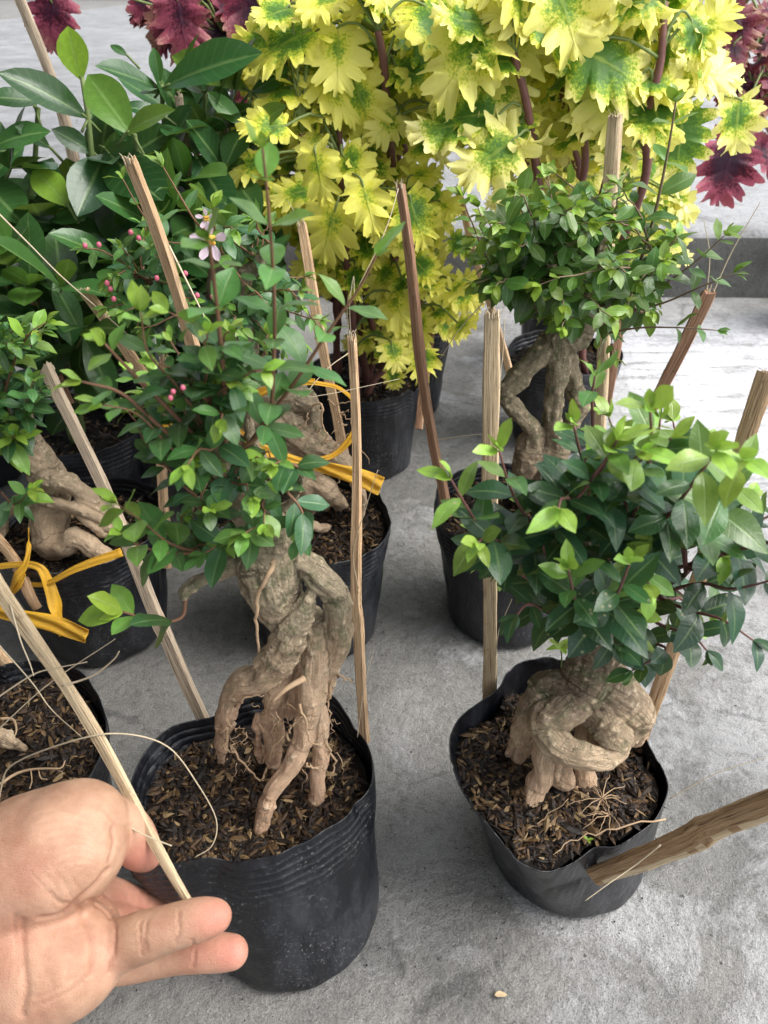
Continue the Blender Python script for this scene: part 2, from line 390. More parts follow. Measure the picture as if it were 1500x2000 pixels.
mb = MB(); box(mb, -16, 16, 24, 24.2, .1, 3.4); mb2 = MB(); box(mb2, -16, 16, 23.94, 24.26, 3.4, 3.5)
wl = empty('yard_wall', (0, 24.1, .1), 'long plain grey concrete wall far behind the plants at the back of the yard', 'wall')
mb.build('wall_face', M['slab'], wl, False); mb2.build('coping', M['riser'], wl, False)
mb = MB(); box(mb, -1.32, -1.2, -1.5, 1.49, -.02, 2.3); sw = empty('added_shade_wall', (-1.26, 1, 0), 'unseen grey wall added to shade the left of the yard, outside the picture', 'wall'); mb.build('wall_face', M['riser'], sw, False)  # unseen blocker, added to darken the left side
mb = MB()
for k in range(56):
    x = -1.3+k*.02; z = 1.60+.01*math.sin(k*1.6)
    box(mb, x, x+.0205, -1.5, 2.6, z, z+.004+.0001*(k % 2))
aw = empty('added_shade_sheet', (-.7, .5, 1.6), 'unseen corrugated sheet added to shade the left half of the yard, outside the picture', 'added_shade_sheet'); mb.build('shade_panel', M['slab'], aw, False)  # overhead sheet added out of view to cut skylight on the left
# ------------------------------------------------------------------ pots
def pot(parent, rim, base_c, base_r, seed, ribs=True, nphi=220, nz=44):
    """rim: list of world xyz round the opening; soft plastic wall lofted down to a round base"""
    rim = np.array(rim); c = np.array([rim[:, 0].mean(), rim[:, 1].mean()])
    ph = np.arctan2(rim[:, 1]-c[1], rim[:, 0]-c[0]); rr = np.hypot(rim[:, 0]-c[0], rim[:, 1]-c[1])
    k = np.argsort(ph); ph = ph[k]; rr = rr[k]; zz = rim[k, 2]
    ph3 = np.concatenate([ph-2*PI, ph, ph+2*PI]); q = np.linspace(-PI, PI, nphi, endpoint=False)
    r_ = np.interp(q, ph3, np.tile(rr, 3)); z_ = np.interp(q, ph3, np.tile(zz, 3))
    kern = np.array([1, 3, 5, 3, 1])/13.
    for _ in range(3 if len(rim) > 16 else 1):
        r_ = np.convolve(np.concatenate([r_[-2:], r_, r_[:2]]), kern, 'valid'); z_ = np.convolve(np.concatenate([z_[-2:], z_, z_[:2]]), kern, 'valid')
    cs = np.stack([np.cos(q), np.sin(q), np.zeros(nphi)], 1)
    nzv = np.stack([np.cos(q)*2, np.sin(q)*2, np.zeros(nphi)+seed], 1)
    r_ = r_*(1+.010*vnoise(nzv, 2.2, seed)); z_ = z_+.0015*vnoise(nzv, 3.1, seed+1)
    S = np.concatenate([np.linspace(0, .12, 9), np.linspace(.16, .64, 12), np.linspace(.66, 1, nz+20)])
    V = []; rimr = r_; mean_r = r_.mean()
    def ring(s, inset):
        s2 = s; w = s2**1.25
        rb = base_r
        cx = base_c[0]*(1-w)+c[0]*w; cy = base_c[1]*(1-w)+c[1]*w
        r = rb*(1-w)+rimr*w
        z = z_*s2
        P = np.stack([cx+np.cos(q)*r, cy+np.sin(q)*r, z], 1)
        d = vnoise(P+seed, 30, seed)*.0016*min(1, s*3)+vnoise(P*np.array([1, 1, .35]), 75, seed+2)*.0010-np.clip(.12-np.abs(vnoise(P*np.array([1, 1, .5])+3, 34, seed+5)), 0, 1)*.010*min(1, s*2)
        if ribs:
            t = (z_*(1-s2))
            wv_ = .0005*vnoise(nzv, 1.3, seed+7); tt = t+wv_*4*np.clip(t/.03, 0, 1); fd = np.clip((.040-t)/.012, 0, 1)*np.clip((t-.004)/.002, 0, 1)
            d = d+.0009*fd*(np.abs(np.cos(tt*PI/.0054))**8)
        rnd_ = .006*(max(0, 1-s/.055))**2
        P[:, 0] += np.cos(q)*(d-inset-rnd_); P[:, 1] += np.sin(q)*(d-inset-rnd_)
        return P
    L = [ring(s, 0) for s in S]
    lip = L[-1].copy(); lip[:, 2] += .0006; lip[:, :2] -= cs[:, :2]*.0004
    L.append(lip)
    for s in S[::-1][:int(nz)]: L.append(ring(s, .0009))
    V = np.concatenate(L); nr = len(L)
    F = [(j*nphi+i, j*nphi+(i+1) % nphi, (j+1)*nphi+(i+1) % nphi, (j+1)*nphi+i) for j in range(nr-1) for i in range(nphi)]
    F.append(tuple(range(nphi))[::-1])
    o = mesh('pot', V, F, M['pot'], parent)
    return o, c, q, rimr, z_
def soil(parent, info, depth, seed, chips=1800, slope=0.0, size=.9, mound=None):
    o_, c, q, rr, z_ = info; nphi = len(q); nr = 46; V = []
    zs = z_.mean()-depth
    zr = np.minimum(zs, z_-.004)
    for j in range(nr):
        t = j/(nr-1)
        z = zs*(1-t**4)+zr*t**4
        rj = (rr-.0045)*(.25+.75*((z.mean() if False else 1)))*t*.995
        V.append(np.stack([c[0]+np.cos(q)*rj, c[1]+np.sin(q)*rj, z+np.zeros(nphi)], 1))
    V = np.concatenate(V)
    V[:, 2] += vnoise(V, 45, seed)*.0028+vnoise(V, 160, seed+1)*.0018+vnoise(V, 420, seed+2)*.0011
    if mound is not None:
        for (mx, my, mr, mh) in mound:
            d = np.hypot(V[:, 0]-mx, V[:, 1]-my)/mr; V[:, 2] += mh*np.exp(-d*d)*(1+.5*vnoise(V, 260, 5))
    F = [(j*nphi+i, (j+1)*nphi+i, (j+1)*nphi+(i+1) % nphi, j*nphi+(i+1) % nphi) for j in range(nr-1) for i in range(nphi)]
    so = mesh('soil', V, F, M['soil'], parent)
    rng = np.random.RandomState(seed); mb = MB()
    base = np.array([(-1, 0, 0), (-.4, .9, .1), (.45, .8, .15), (1, 0, 0), (.45, -.8, .12), (-.4, -.9, .1), (-.35, 0, .55), (.4, 0, .5)])
    Fc = [(0, 6, 1), (1, 6, 7, 2), (2, 7, 3), (3, 7, 4), (4, 7, 6, 5), (5, 6, 0)]
    for i in range(chips):
        t = math.sqrt(rng.rand())*.97; k = rng.randint(nphi)
        idx = int(t*(nr-1))*nphi+k; p = V[idx]+rng.normal(0, .0008, 3)
        L = rng.uniform(.0022, .0062)*size*(1.5 if rng.rand() < .06 else 1); w = L*rng.uniform(.18, .42)
        a = rng.uniform(0, 2*PI); tl = rng.normal(0, .35)
        d = np.array([math.cos(a)*math.cos(tl), math.sin(a)*math.cos(tl), math.sin(tl)])
        n = nrm(np.array([rng.normal(0, .5), rng.normal(0, .5), 1])); s_ = nrm(np.cross(n, d)); n = np.cross(d, s_)
        P = p+base[:, :1]*d*L+base[:, 1:2]*s_*w+(base[:, 2:3]*w)*n + np.array([0, 0, .0008])
        mb.add(P, Fc, rnd=np.full(8, rng.rand()), grain=np.stack([base[:, 1]*w, base[:, 2]*w, base[:, 0]*L+i], 1))
    ch = mb.build('bark_chips', M['chip'], parent, smooth=False); ch['kind'] = 'stuff'
    return V, zs
def round_rim(cx, cy, r, z, seed, n=40, dents=()):
    out = []
    for k in range(n):
        a = 2*PI*k/n; rr = r*(1+.025*math.sin(2*a+seed)+.015*math.sin(3*a+seed*2)); zz = z+.002*math.sin(3*a+seed)
        for (da, wd, dr, dz) in dents:
            e = math.exp(-(((a-da+PI) % (2*PI)-PI)/wd)**2); rr += dr*e; zz += dz*e
        out.append((cx+rr*math.cos(a), cy+rr*math.sin(a), zz))
    return out
# ------------------------------------------------------------------ implicit surface: rounded cones joined smoothly
def surface_nets(Fd, org, h):
    ins = Fd < 0; nx, ny, nz = Fd.shape
    cor = [(a, b, c) for a in (0, 1) for b in (0, 1) for c in (0, 1)]
    cnt = sum(ins[a:nx-1+a, b:ny-1+b, c:nz-1+c].astype(np.int8) for a, b, c in cor)
    act = (cnt > 0) & (cnt < 8); I = np.argwhere(act); idx = -np.ones(act.shape, np.int64); idx[act] = np.arange(len(I))
    acc = np.zeros((len(I), 3)); num = np.zeros(len(I))
    for ca in cor:
        for ax in range(3):
            if ca[ax]: continue
            cb = list(ca); cb[ax] = 1
            fa = Fd[I[:, 0]+ca[0], I[:, 1]+ca[1], I[:, 2]+ca[2]]; fb = Fd[I[:, 0]+cb[0], I[:, 1]+cb[1], I[:, 2]+cb[2]]
            k = (fa < 0) != (fb < 0); t = np.where(k, fa/np.where(fa == fb, 1, fa-fb), 0)
            p = np.tile(np.array(ca, float), (len(I), 1)); p[:, ax] += t
            acc[k] += p[k]; num[k] += 1
    V = org+(I+acc/num[:, None])*h; Q = []
    for ax in range(3):
        sl0 = [slice(None)]*3; sl1 = [slice(None)]*3; sl0[ax] = slice(0, -1); sl1[ax] = slice(1, None)
        ch = ins[tuple(sl0)] != ins[tuple(sl1)]; E = np.argwhere(ch)
        b, c = [(1, 2), (2, 0), (0, 1)][ax]
        E = E[(E[:, b] > 0) & (E[:, c] > 0) & (E[:, b] < Fd.shape[b]-1) & (E[:, c] < Fd.shape[c]-1)]
        def cell(db, dc):
            e = E.copy(); e[:, b] -= db; e[:, c] -= dc; return idx[e[:, 0], e[:, 1], e[:, 2]]
        q = np.stack([cell(1, 1), cell(0, 1), cell(0, 0), cell(1, 0)], 1)
        flip = ~ins[E[:, 0], E[:, 1], E[:, 2]]; q[flip] = q[flip][:, ::-1]; Q.append(q)
    return V, np.concatenate(Q)
def cone_d(P, a, b, ra, rb):
    ab = b-a; l2 = max(np.dot(ab, ab), 1e-12); t = np.clip(((P-a)@ab)/l2, 0, 1)
    return np.linalg.norm(P-a-t[..., None]*ab, axis=-1)-(ra+(rb-ra)*t), t
def implicit(chains, h, k=.004, cuts=(), ell=()):
    """chains: lists of (xyz, radius); returns V, quads, grain"""
    segs = []; KS = []
    for ch in chains:
        al = U(0, 1); kc_ = k
        if isinstance(ch, tuple): ch, kc_ = ch
        for (a, ra), (b, rb) in zip(ch[:-1], ch[1:]):
            a = np.asarray(a); b = np.asarray(b); segs.append((a, b, ra, rb, al)); al += np.linalg.norm(b-a); KS.append(kc_)
    pts = np.array([s[0] for s in segs]+[s[1] for s in segs]); rm = max(max(s[2], s[3]) for s in segs)
    lo = pts.min(0)-rm-.006; hi = pts.max(0)+rm+.006; N = np.ceil((hi-lo)/h).astype(int)+1
    Fd = np.full(N, .05)
    ax = [lo[i]+np.arange(N[i])*h for i in range(3)]
    def region(p0, p1, pad):
        a = np.maximum(((np.minimum(p0, p1)-pad-lo)/h).astype(int), 0); b = np.minimum(((np.maximum(p0, p1)+pad-lo)/h).astype(int)+2, N)
        G = np.stack(np.meshgrid(*[ax[i][a[i]:b[i]] for i in range(3)], indexing='ij'), -1)
        return tuple(slice(a[i], b[i]) for i in range(3)), G
    for (a, b, ra, rb, al), kk in zip(segs, KS):
        sl, G = region(a, b, max(ra, rb)+kk*1.3+h*2)
        d, _ = cone_d(G, a, b, ra, rb); f = Fd[sl]
        hh = np.clip(.5+.5*(f-d)/kk, 0, 1); Fd[sl] = f*(1-hh)+d*hh-kk*hh*(1-hh)
    for (a, b, ra, rb, kc) in cuts:
        sl, G = region(a, b, max(ra, rb)+kc*1.3+h*2)
        d, _ = cone_d(G, a, b, ra, rb); d = -d; f = Fd[sl]
        hh = np.clip(.5-.5*(f-d)/kc, 0, 1); Fd[sl] = f*(1-hh)+d*hh+kc*hh*(1-hh)
    V, Q = surface_nets(Fd, lo, h)
    best = np.full(len(V), 1e9); gr = np.zeros((len(V), 3))
    for (a, b, ra, rb, al) in segs:
        d, t = cone_d(V, a, b, ra, rb); m = d < best; best[m] = d[m]
        dd, e1, e2 = frame(b-a); off = V[m]-a
        gr[m] = np.stack([off@e1, off@e2, al+t[m]*np.linalg.norm(b-a)], 1)
    return V, Q, gr, segs
def vnormals(V, Q):
    n = np.cross(V[Q[:, 2]]-V[Q[:, 0]], V[Q[:, 3]]-V[Q[:, 1]]); N = np.zeros_like(V)
    for i in range(4): np.add.at(N, Q[:, i], n)
    return N/np.maximum(np.linalg.norm(N, axis=1), 1e-12)[:, None]
def trace(pts, Y0=None, soilz=None):
    """pts: (x, y, radius in photo pixels, Y) -> smooth chain of (xyz, radius)"""
    out = []
    for p in pts:
        Y = p[3] if len(p) > 3 else Y0
        w = on(p[0], p[1], soilz) if Y == 's' else at(p[0], p[1], Y)
        out.append([*w, pxm(w, p[2])])
    out = np.array(out)
    if len(out) > 2: out = resample(out, (len(out)-1)*4+1)
    return [(r[:3], max(r[3], .0006)) for r in out]
def trunk(parent, chains, mat, h=.0013, k=.0035, rough=.0011, nw=420):
    V, Q, gr, _ = implicit(chains, h, k)
    N = vnormals(V, Q)
    d = vnoise(gr*np.array([1, 1, .16]), 330, 3)*rough+vnoise(gr*np.array([1, 1, .2]), 700, 8)*rough*.5+vnoise(V, 110, 5)*rough*1.5
    z0, z1 = V[:, 2].min(), V[:, 2].max(); up = np.clip((V[:, 2]-z0)/(z1-z0)*1.6-.25, 0, 1)
    fis = -np.clip(.22-np.abs(vnoise(gr*np.array([1, 1, .14]), 300, 21)), 0, 1)*rough*5*up
    lum = vnoise(V, 230, 31)*rough*.9*up
    V = V+N*(d+fis+lum)[:, None]
    rg = np.random.RandomState(5); wart = np.zeros(len(V))
    for i in rg.randint(len(V), size=nw):     # corky warts and root scars
        if rg.rand() > .25+.75*up[i]: continue
        r = rg.uniform(.0007, .0018); m = np.where(np.abs(V[:, 2]-V[i, 2]) < r*3)[0]
        e = np.exp(-((V[m]-V[i])**2).sum(1)/r**2); V[m] += N[m]*(e*r*.55)[:, None]; wart[m] = np.maximum(wart[m], np.clip(e*1.6, 0, 1)*rg.uniform(.5, 1))
    return mesh('trunk', V, Q, mat, parent, attrs={'grain': gr, 'wart': wart})
# ------------------------------------------------------------------ leaves
NT_, NU_ = 9, 5
def leaf_template(rs, shape='acute', wavy=.12, fold=.25, curl=.35):
    V = []; UV = []
    ph = rs.uniform(0, 6); ph2 = rs.uniform(0, 6); fo = fold*rs.uniform(.4, 1.4); cu = curl*rs.uniform(-.1, 1.5); tw = rs.uniform(-.35, .35); sb = rs.uniform(-.18, .18)
    for i in range(NT_):
        t = i/(NT_-1)
        if shape == 'acute': w = (math.sin(PI*t**1.02)**.74 if 0 < t < 1 else 0)*.238*(1-.30*max(0, t-.72)/.28)+.002
        elif shape == 'obovate': w = (math.sin(PI*t**1.25)**.75 if 0 < t < 1 else 0)*.235+.006
        else: w = (math.sin(PI*t**.95)**.7 if 0 < t < 1 else 0)*.26+.004
        for j in range(NU_):
            u = (j/(NU_-1))*2-1
            y = u*w; x = t
            z = fo*abs(y)*1.1-cu*t*t*.62+wavy*abs(u)*math.sin(t*9+ph+(ph2 if u > 0 else 0))*.22*w*4
            a = tw*t; y2 = y*math.cos(a)-z*math.sin(a)*.3; z2 = z+y*math.sin(a)
            V.append((x, y2+sb*t*t*.5, z2)); UV.append((u, t))
    F = [(i*NU_+j, (i+1)*NU_+j, (i+1)*NU_+j+1, i*NU_+j+1) for i in range(NT_-1) for j in range(NU_-1)]
    return np.array(V), F, np.array(UV)
TPL = {}
rs = np.random.RandomState(3)
for sh, a in {'acute': ('acute', .15, .17, .60), 'obovate': ('obovate', .06, .22, .35), 'oval': ('oval', .12, .2, .45)}.items():
    TPL[sh] = [leaf_template(rs, *a) for _ in range(14)]
def put_leaf(mb, p, d, n, L, tone, rnd, shape='acute', wide=1.0, rng=R):
    V, F, UV = TPL[shape][rng.randrange(14)]
    d = nrm(d); s_ = nrm(np.cross(n, d)); n = np.cross(d, s_)
    P = np.asarray(p)+(V[:, :1]*d+V[:, 1:2]*wide*s_+V[:, 2:3]*n)*L
    mb.add(P, F, leafuv=np.stack([UV[:, 0], UV[:, 1], np.full(len(UV), tone)], 1), tone=np.full(len(UV), tone), rnd=np.full(len(UV), rnd))
def inpoly(x, y, poly):
    c = False; n = len(poly); j = n-1
    for i in range(n):
        xi, yi = poly[i]; xj, yj = poly[j]
        if (yi > y) != (yj > y) and x < (xj-xi)*(y-yi)/(yj-yi)+xi: c = not c
        j = i
    return c
def sample_poly(poly):
    xs = [p[0] for p in poly]; ys = [p[1] for p in poly]
    while True:
        x, y = U(min(xs), max(xs)), U(min(ys), max(ys))
        if inpoly(x, y, poly): return x, y
def shoot(mb, sb, P, L, spacing, start=.35, tone0=.1, tone1=.9, shape='acute', r0=.0011, smat=None, droop=.15, wide=1.0, taper=.55, dens=1.0):
    P = np.asarray(P, float); n = len(P)
    tube(sb, P, np.linspace(r0, r0*.4, n), 5)
    seg = np.linalg.norm(np.diff(P, axis=0), axis=1); cum = np.concatenate([[0], np.cumsum(seg)]); T = cum[-1]
    s = T*start+U(0, spacing); k = 0; a0 = U(0, PI)
    lst = []
    while s < T-spacing*.25: lst.append(s); s += spacing*U(.75, 1.25)
    lst.append(T)
    for s in lst:
        f = s/T; p = np.array([np.interp(s, cum, P[:, i]) for i in range(3)])
        i = min(np.searchsorted(cum, s), n-1); i = max(i, 1); d = nrm(P[i]-P[i-1])
        _, a, b = frame(d); ang = a0+k*PI/2+U(-.25, .25); k += 1
        end = s == T
        for sg in (0, PI):
            if R.random() > dens and not end: continue
            side = a*math.cos(ang+sg)+b*math.sin(ang+sg)
            op = U(.75, 1.15) if not end else U(.35, .7)
            dd = nrm(d*math.cos(op)+side*math.sin(op)+np.array([0, 0, -droop*U(.3, 1.3)]))
            nn = nrm(np.array([0, -.15, 1])*1.0+d*.5+np.array([U(-.35, .35), U(-.35, .35), 0]))
            if abs(np.dot(nn, dd)) > .93: nn = nrm(nn+side*.8)
            LL = L*U(.75, 1.2)*(1-(1-taper)*f**2.5)
            tn = tone0+(tone1-tone0)*max(0, (f-.45)/.55)**1.6+U(-.12, .12)
            put_leaf(mb, p+dd*.0006, dd, nn, LL, min(max(tn, 0), 1), R.random(), shape, wide*U(.85, 1.15))
        if end:
            for q in range(2):
                side = a*math.cos(q*PI+ang+1.4)+b*math.sin(q*PI+ang+1.4); dd = nrm(d+side*.5)
                put_leaf(mb, p, dd, nrm(np.array([0, 0, 1])+side*.5), L*U(.3, .5), min(1, tone1+.1), R.random(), shape, wide)
def bez(a, b, up=.25, n=9, wig=.004):
    a = np.asarray(a); b = np.asarray(b); L = np.linalg.norm(b-a)
    m = (a+b)/2+np.array([U(-.08, .08)*L, U(-.08, .08)*L, up*L*U(.3, 1.2)]); m[:2] = m[:2]*.85+(a*.3+b*.7)[:2]*.15
    t = np.linspace(0, 1, n)[:, None]; P = a*(1-t)**2+2*m*t*(1-t)+b*t*t
    P[1:-1] += np.array([[U(-wig, wig) for _ in range(3)] for _ in range(n-2)])*.35
    return P
def crown(parent, origins, poly, yr, N, L, spacing, leafmat, stemmat, explicit=(), **kw):
    mb, sb = MB(), MB()
    for i in range(N):
        x, y = sample_poly(poly); Y = U(*yr); T = at(x, y, Y)
        o_ = min(origins, key=lambda q: np.linalg.norm(T-q)*U(.6, 1.6)+(0.08 if q[2] > T[2] else 0))
        ln = np.linalg.norm(T-o_)
        P = bez(o_, T, .18)
        st_ = max(.12, 1-min(1, .085/ln)) if ln > .03 else .1
        shoot(mb, sb, P, L, spacing, start=st_, **kw)
    for e in explicit:
        pts = np.array([at(*q) for q in e['p']]); P = resample(pts, max(8, len(pts)*5))
        k2 = dict(kw); k2.update(e.get('kw', {}))
        shoot(mb, sb, P, e.get('L', L), e.get('s', spacing), start=e.get('start', .3), **k2)
    return mb, sb
# ------------------------------------------------------------------ bonsai A (being held)
rimA = [(733, 1500, .130), (722, 1455, .130), (700, 1420, .131), (679, 1396, .133), (655, 1360, .140), (610, 1348, .142), (550, 1345, .142), (480, 1350, .142), (440, 1364, .140),
        (422, 1396, .131), (370, 1408, .130), (316, 1433, .130), (278, 1478, .130), (257, 1540, .129), (247, 1600, .127), (232, 1660, .124), (240, 1695, .121), (290, 1697, .122), (340, 1687, .125),
        (407, 1678, .126), (440, 1692, .124), (500, 1685, .126), (560, 1666, .127), (639, 1623, .129), (690, 1582, .130), (723, 1543, .130)]
A = empty('potted_bonsai', (-.068, .28, 0), 'bonsai with long tan exposed roots in the black pot held by the hand', 'bonsai', 'bonsai trees in black plastic pots')
infA = pot(A, [on(*p) for p in rimA], (-.062, .279), .058, 3)
VA, zA = soil(A, infA, .019, 31, 3600)
SA = zA-.004
ch = [[(529, 1030, 44, .305), (527, 1090, 62, .303), (530, 1147, 52, .300), (545, 1183, 38, .298), (556, 1215, 32, .296)],
      [(500, 1060, 28, .30), (515, 1130, 34, .292), (535, 1185, 26, .290)],
      [(606, 1158, 12, .293), (592, 1195, 17, .289), (572, 1235, 27, .287), (545, 1283, 32, .286), (508, 1322, 28, .289), (470, 1336, 24, .292), (452, 1362, 20, .295), (441, 1398, 17, .300), (437, 1424, 13, .305), (433, 1455, 9, .309), (431, 1500, 5, 's')],
      [(560, 1290, 22, .300), (536, 1352, 20, .302), (532, 1403, 18, .304), (534, 1447, 17, .307), (530, 1500, 13, 's')],
      [(560, 1170, 30, .300), (598, 1200, 18, .302), (617, 1225, 20, .300), (617, 1271, 24, .297), (611, 1323, 25, .294), (609, 1367, 24, .290), (597, 1411, 20, .285), (584, 1466, 18, .279), (562, 1506, 15, .274), (532, 1543, 13, .270), (514, 1587, 12, .267), (505, 1625, 9, 's')],
      [(612, 1372, 20, .290), (620, 1403, 17, .289), (622, 1440, 15, .288), (626, 1477, 14, .287), (620, 1532, 12, .286), (617, 1572, 11, 's')],
      [(560, 1085, 34, .303), (590, 1098, 22, .300), (624, 1128, 23, .298), (656, 1160, 24, .297), (662, 1205, 24, .298), (657, 1257, 23, .300), (645, 1300, 18, .303), (637, 1332, 14, .304), (630, 1350, 12, .303)],
      [(580, 1288, 16, .308), (577, 1350, 20, .307), (569, 1391, 15, .306)],
      [(505, 1398, 5, .303), (502, 1440, 5, .306), (508, 1497, 4, 's')],
      [(500, 1085, 20, .303), (455, 1103, 14, .298), (415, 1121, 12, .292), (375, 1143, 10, .287), (360, 1160, 6, .285)],
      [(500, 1060, 22, .304), (448, 1068, 12, .31), (389, 1080, 8, .315), (350, 1080, 5, .318)],
      [(515, 1040, 30, .305), (470, 1000, 16, .30), (440, 940, 11, .297), (428, 870, 8, .295), (410, 780, 5, .292)],
      [(530, 1030, 34, .306), (520, 960, 14, .31), (500, 880, 9, .315), (480, 780, 6, .32)],
      [(545, 1030, 30, .306), (575, 970, 9, .305), (600, 900, 5, .30)]]
chA = [trace(c, soilz=SA) for c in ch]
mA = mat_bark('weathered_root_bark', (.88, .57, .37), (.80, .56, .37), (.38, .31, .21), -.0+zA+.02, zA+.155)
trunk(A, chA, mA, h=.0010, k=.0028)
mb = MB()
def rootlet(mb, pts, r=.0007, n=14, wig=.0012):
    P = resample(np.array([at(*p) for p in pts]), n); P[1:-1] += np.array([[U(-wig, wig) for _ in range(3)] for _ in range(n-2)])
    tube(mb, P, np.linspace(r, r*.45, n), 5)
rootlet(mb, [(536, 1095, .280), (525, 1120, .272), (507, 1154, .272), (500, 1190, .274), (501, 1227, .276), (505, 1273, .278)], .0014, 22, .0006)
for p in ([(449, 1455, .295), (470, 1480, .29), (490, 1510, .285), (510, 1522, .282), (520, 1500, .288)], [(440, 1420, .296), (443, 1460, .292), (460, 1470, .29)],
          [(560, 1430, .28), (530, 1470, .282), (520, 1500, .285), (515, 1525, .28)], [(650, 1330, .30), (640, 1370, .297), (645, 1400, .294), (636, 1440, .29)], [(652, 1318, .30), (672, 1325, .297), (690, 1332, .295)],
          [(585, 1375, .275), (600, 1420, .272), (606, 1450, .273), (640, 1465, .272)], [(562, 1445, .28), (566, 1420, .278), (590, 1400, .278)], [(636, 1450, .284), (655, 1490, .286), (640, 1520, .285)],
          [(460, 1380, .288), (480, 1365, .282), (515, 1358, .28)], [(600, 1490, .272), (615, 1500, .272), (630, 1490, .28)]):
    rootlet(mb, p, .0008)
for i in range(46):
    x, y = sample_poly([(440, 1400), (650, 1340), (660, 1500), (560, 1520), (440, 1490)]); a = U(0, 2*PI); l = U(12, 34); Y = U(.276, .300)
    rootlet(mb, [(x, y, Y), (x+l*.5*math.cos(a), y+l*.5*math.sin(a)+6, Y-.003), (x+l*math.cos(a+.5), y+l*math.sin(a+.5)+12, Y-.002)], .00028, 7, .0015)
P = resample(np.array([at(595, 1325, .272), at(560, 1345, .266), at(530, 1372, .263)]), 8); tube(mb, P, np.linspace(.0018, .0009, 8), 6)
mb.build('fine_roots', M['rootf'], A)
oA = [at(440, 940, .297), at(428, 870, .295), at(410, 790, .292), at(500, 880, .315), at(480, 790, .32), at(520, 960, .31), at(590, 920, .30), at(350, 1080, .318), at(465, 1000, .30), at(400, 1000, .30)]
polyA = [(250, 720), (330, 660), (420, 640), (520, 650), (560, 690), (510, 760), (490, 830), (560, 930), (580, 1040), (520, 1050), (470, 1070), (380, 1060), (330, 1090), (300, 1040), (330, 960), (300, 880), (240, 800)]
exA = [dict(p=[(440, 900, .297), (520, 830, .29), (535, 700, .285), (535, 560, .28), (524, 400, .275), (513, 290, .27)], start=.18, L=.0175, s=.0150, kw=dict(r0=.0011, tone0=.35, tone1=.75, taper=.75)),
       dict(p=[(450, 920, .30), (520, 820, .30), (580, 740, .30), (640, 650, .30), (700, 565, .30), (735, 500, .30)], start=.2, L=.0195, s=.0170, kw=dict(r0=.0011, tone0=.35, tone1=.7, taper=.75)),
       dict(p=[(440, 900, .295), (440, 780, .285), (428, 640, .28), (412, 500, .275), (405, 470, .27)], start=.3, L=.017, s=.016, kw=dict(r0=.0013, tone0=.35, tone1=.6, taper=.8)),
       dict(p=[(430, 900, .297), (330, 800, .29), (260, 730, .285), (205, 672, .28)], start=.15, L=.019, s=.0125, kw=dict(r0=.0013, tone1=.8, wide=1.1)),
       dict(p=[(430, 920, .297), (320, 840, .285), (240, 770, .28), (160, 745, .275)], start=.2, L=.019, s=.012, kw=dict(r0=.0013, wide=1.1)),
       dict(p=[(440, 960, .297), (340, 880, .285), (270, 810, .28), (200, 790, .275)], start=.25, L=.018, s=.012),
       dict(p=[(430, 880, .295), (350, 760, .29), (290, 690, .285), (275, 610, .285)], start=.3, L=.018, s=.013),
       dict(p=[(420, 850, .295), (420, 740, .29), (400, 650, .285), (330, 610, .285)], start=.2, L=.019, s=.012),
       dict(p=[(389, 1080, .30), (330, 1060, .285), (280, 1020, .28), (230, 985, .275)], start=.3, L=.021, s=.0095, kw=dict(tone0=.5, tone1=1)),
       dict(p=[(400, 1080, .30), (330, 1080, .285), (270, 1065, .28), (235, 1040, .275)], start=.3, L=.019, s=.010, kw=dict(tone0=.3)),
       dict(p=[(375, 1143, .287), (363, 1170, .284), (355, 1205, .28), (310, 1215, .275), (240, 1195, .27)], start=.15, L=.0235, s=.0155, kw=dict(tone0=.0, tone1=1.0, r0=.0013, taper=.8)),
       dict(p=[(470, 1070, .29), (440, 1060, .285), (400, 1080, .28)], start=.4, L=.021, s=.009, kw=dict(tone0=0, tone1=.3)),
       dict(p=[(500, 1040, .29), (500, 1030, .28), (480, 1040, .27)], start=.1, L=.023, s=.008, kw=dict(tone0=0, tone1=.6)),
       dict(p=[(560, 960, .29), (590, 1000, .285), (585, 1050, .28)], start=.1, L=.018, s=.008, kw=dict(tone0=0, tone1=.4))]
fb, sb = crown(A, oA, polyA, (.262, .345), 50, .0150, .0092, None, None, exA, tone0=.08, tone1=.85, r0=.0008, wide=1.15)
fb.build('foliage', M['leafA'], A); sb.build('twigs', M['stem_r'], A)
mb = MB(); mb2 = MB()
# ------------------------------------------------------------------ bonsai B (right front)
rimB = [(874, 1445, .125), (889, 1406, .128), (950, 1362, .132), (976, 1341, .135), (993, 1310, .138), (1032, 1286, .140), (1075, 1280, .140), (1115, 1292, .138), (1180, 1330, .134), (1235, 1390, .130), (1266, 1453, .126), (1305, 1518, .120),
        (1309, 1553, .119), (1283, 1601, .117), (1240, 1631, .115), (1195, 1655, .112), (1160, 1655, .108), (1127, 1683, .108), (1054, 1707, .108), (1010, 1692, .109), (980, 1644, .113), (937, 1596, .117), (906, 1553, .120), (880, 1488, .123)]
B = empty('potted_bonsai', (.128, .315, 0), 'squat bonsai with knotted claw-like roots and broad glossy leaves in right front pot', 'bonsai', 'bonsai trees in black plastic pots')
infB = pot(B, [on(*p) for p in rimB], (.134, .325), .056, 5, ribs=False)
mp = on(985, 1372, .118)
VB, zB = soil(B, infB, .013, 47, 3200, mound=[(mp[0], mp[1], .011, .012)])
SB = zB-.004
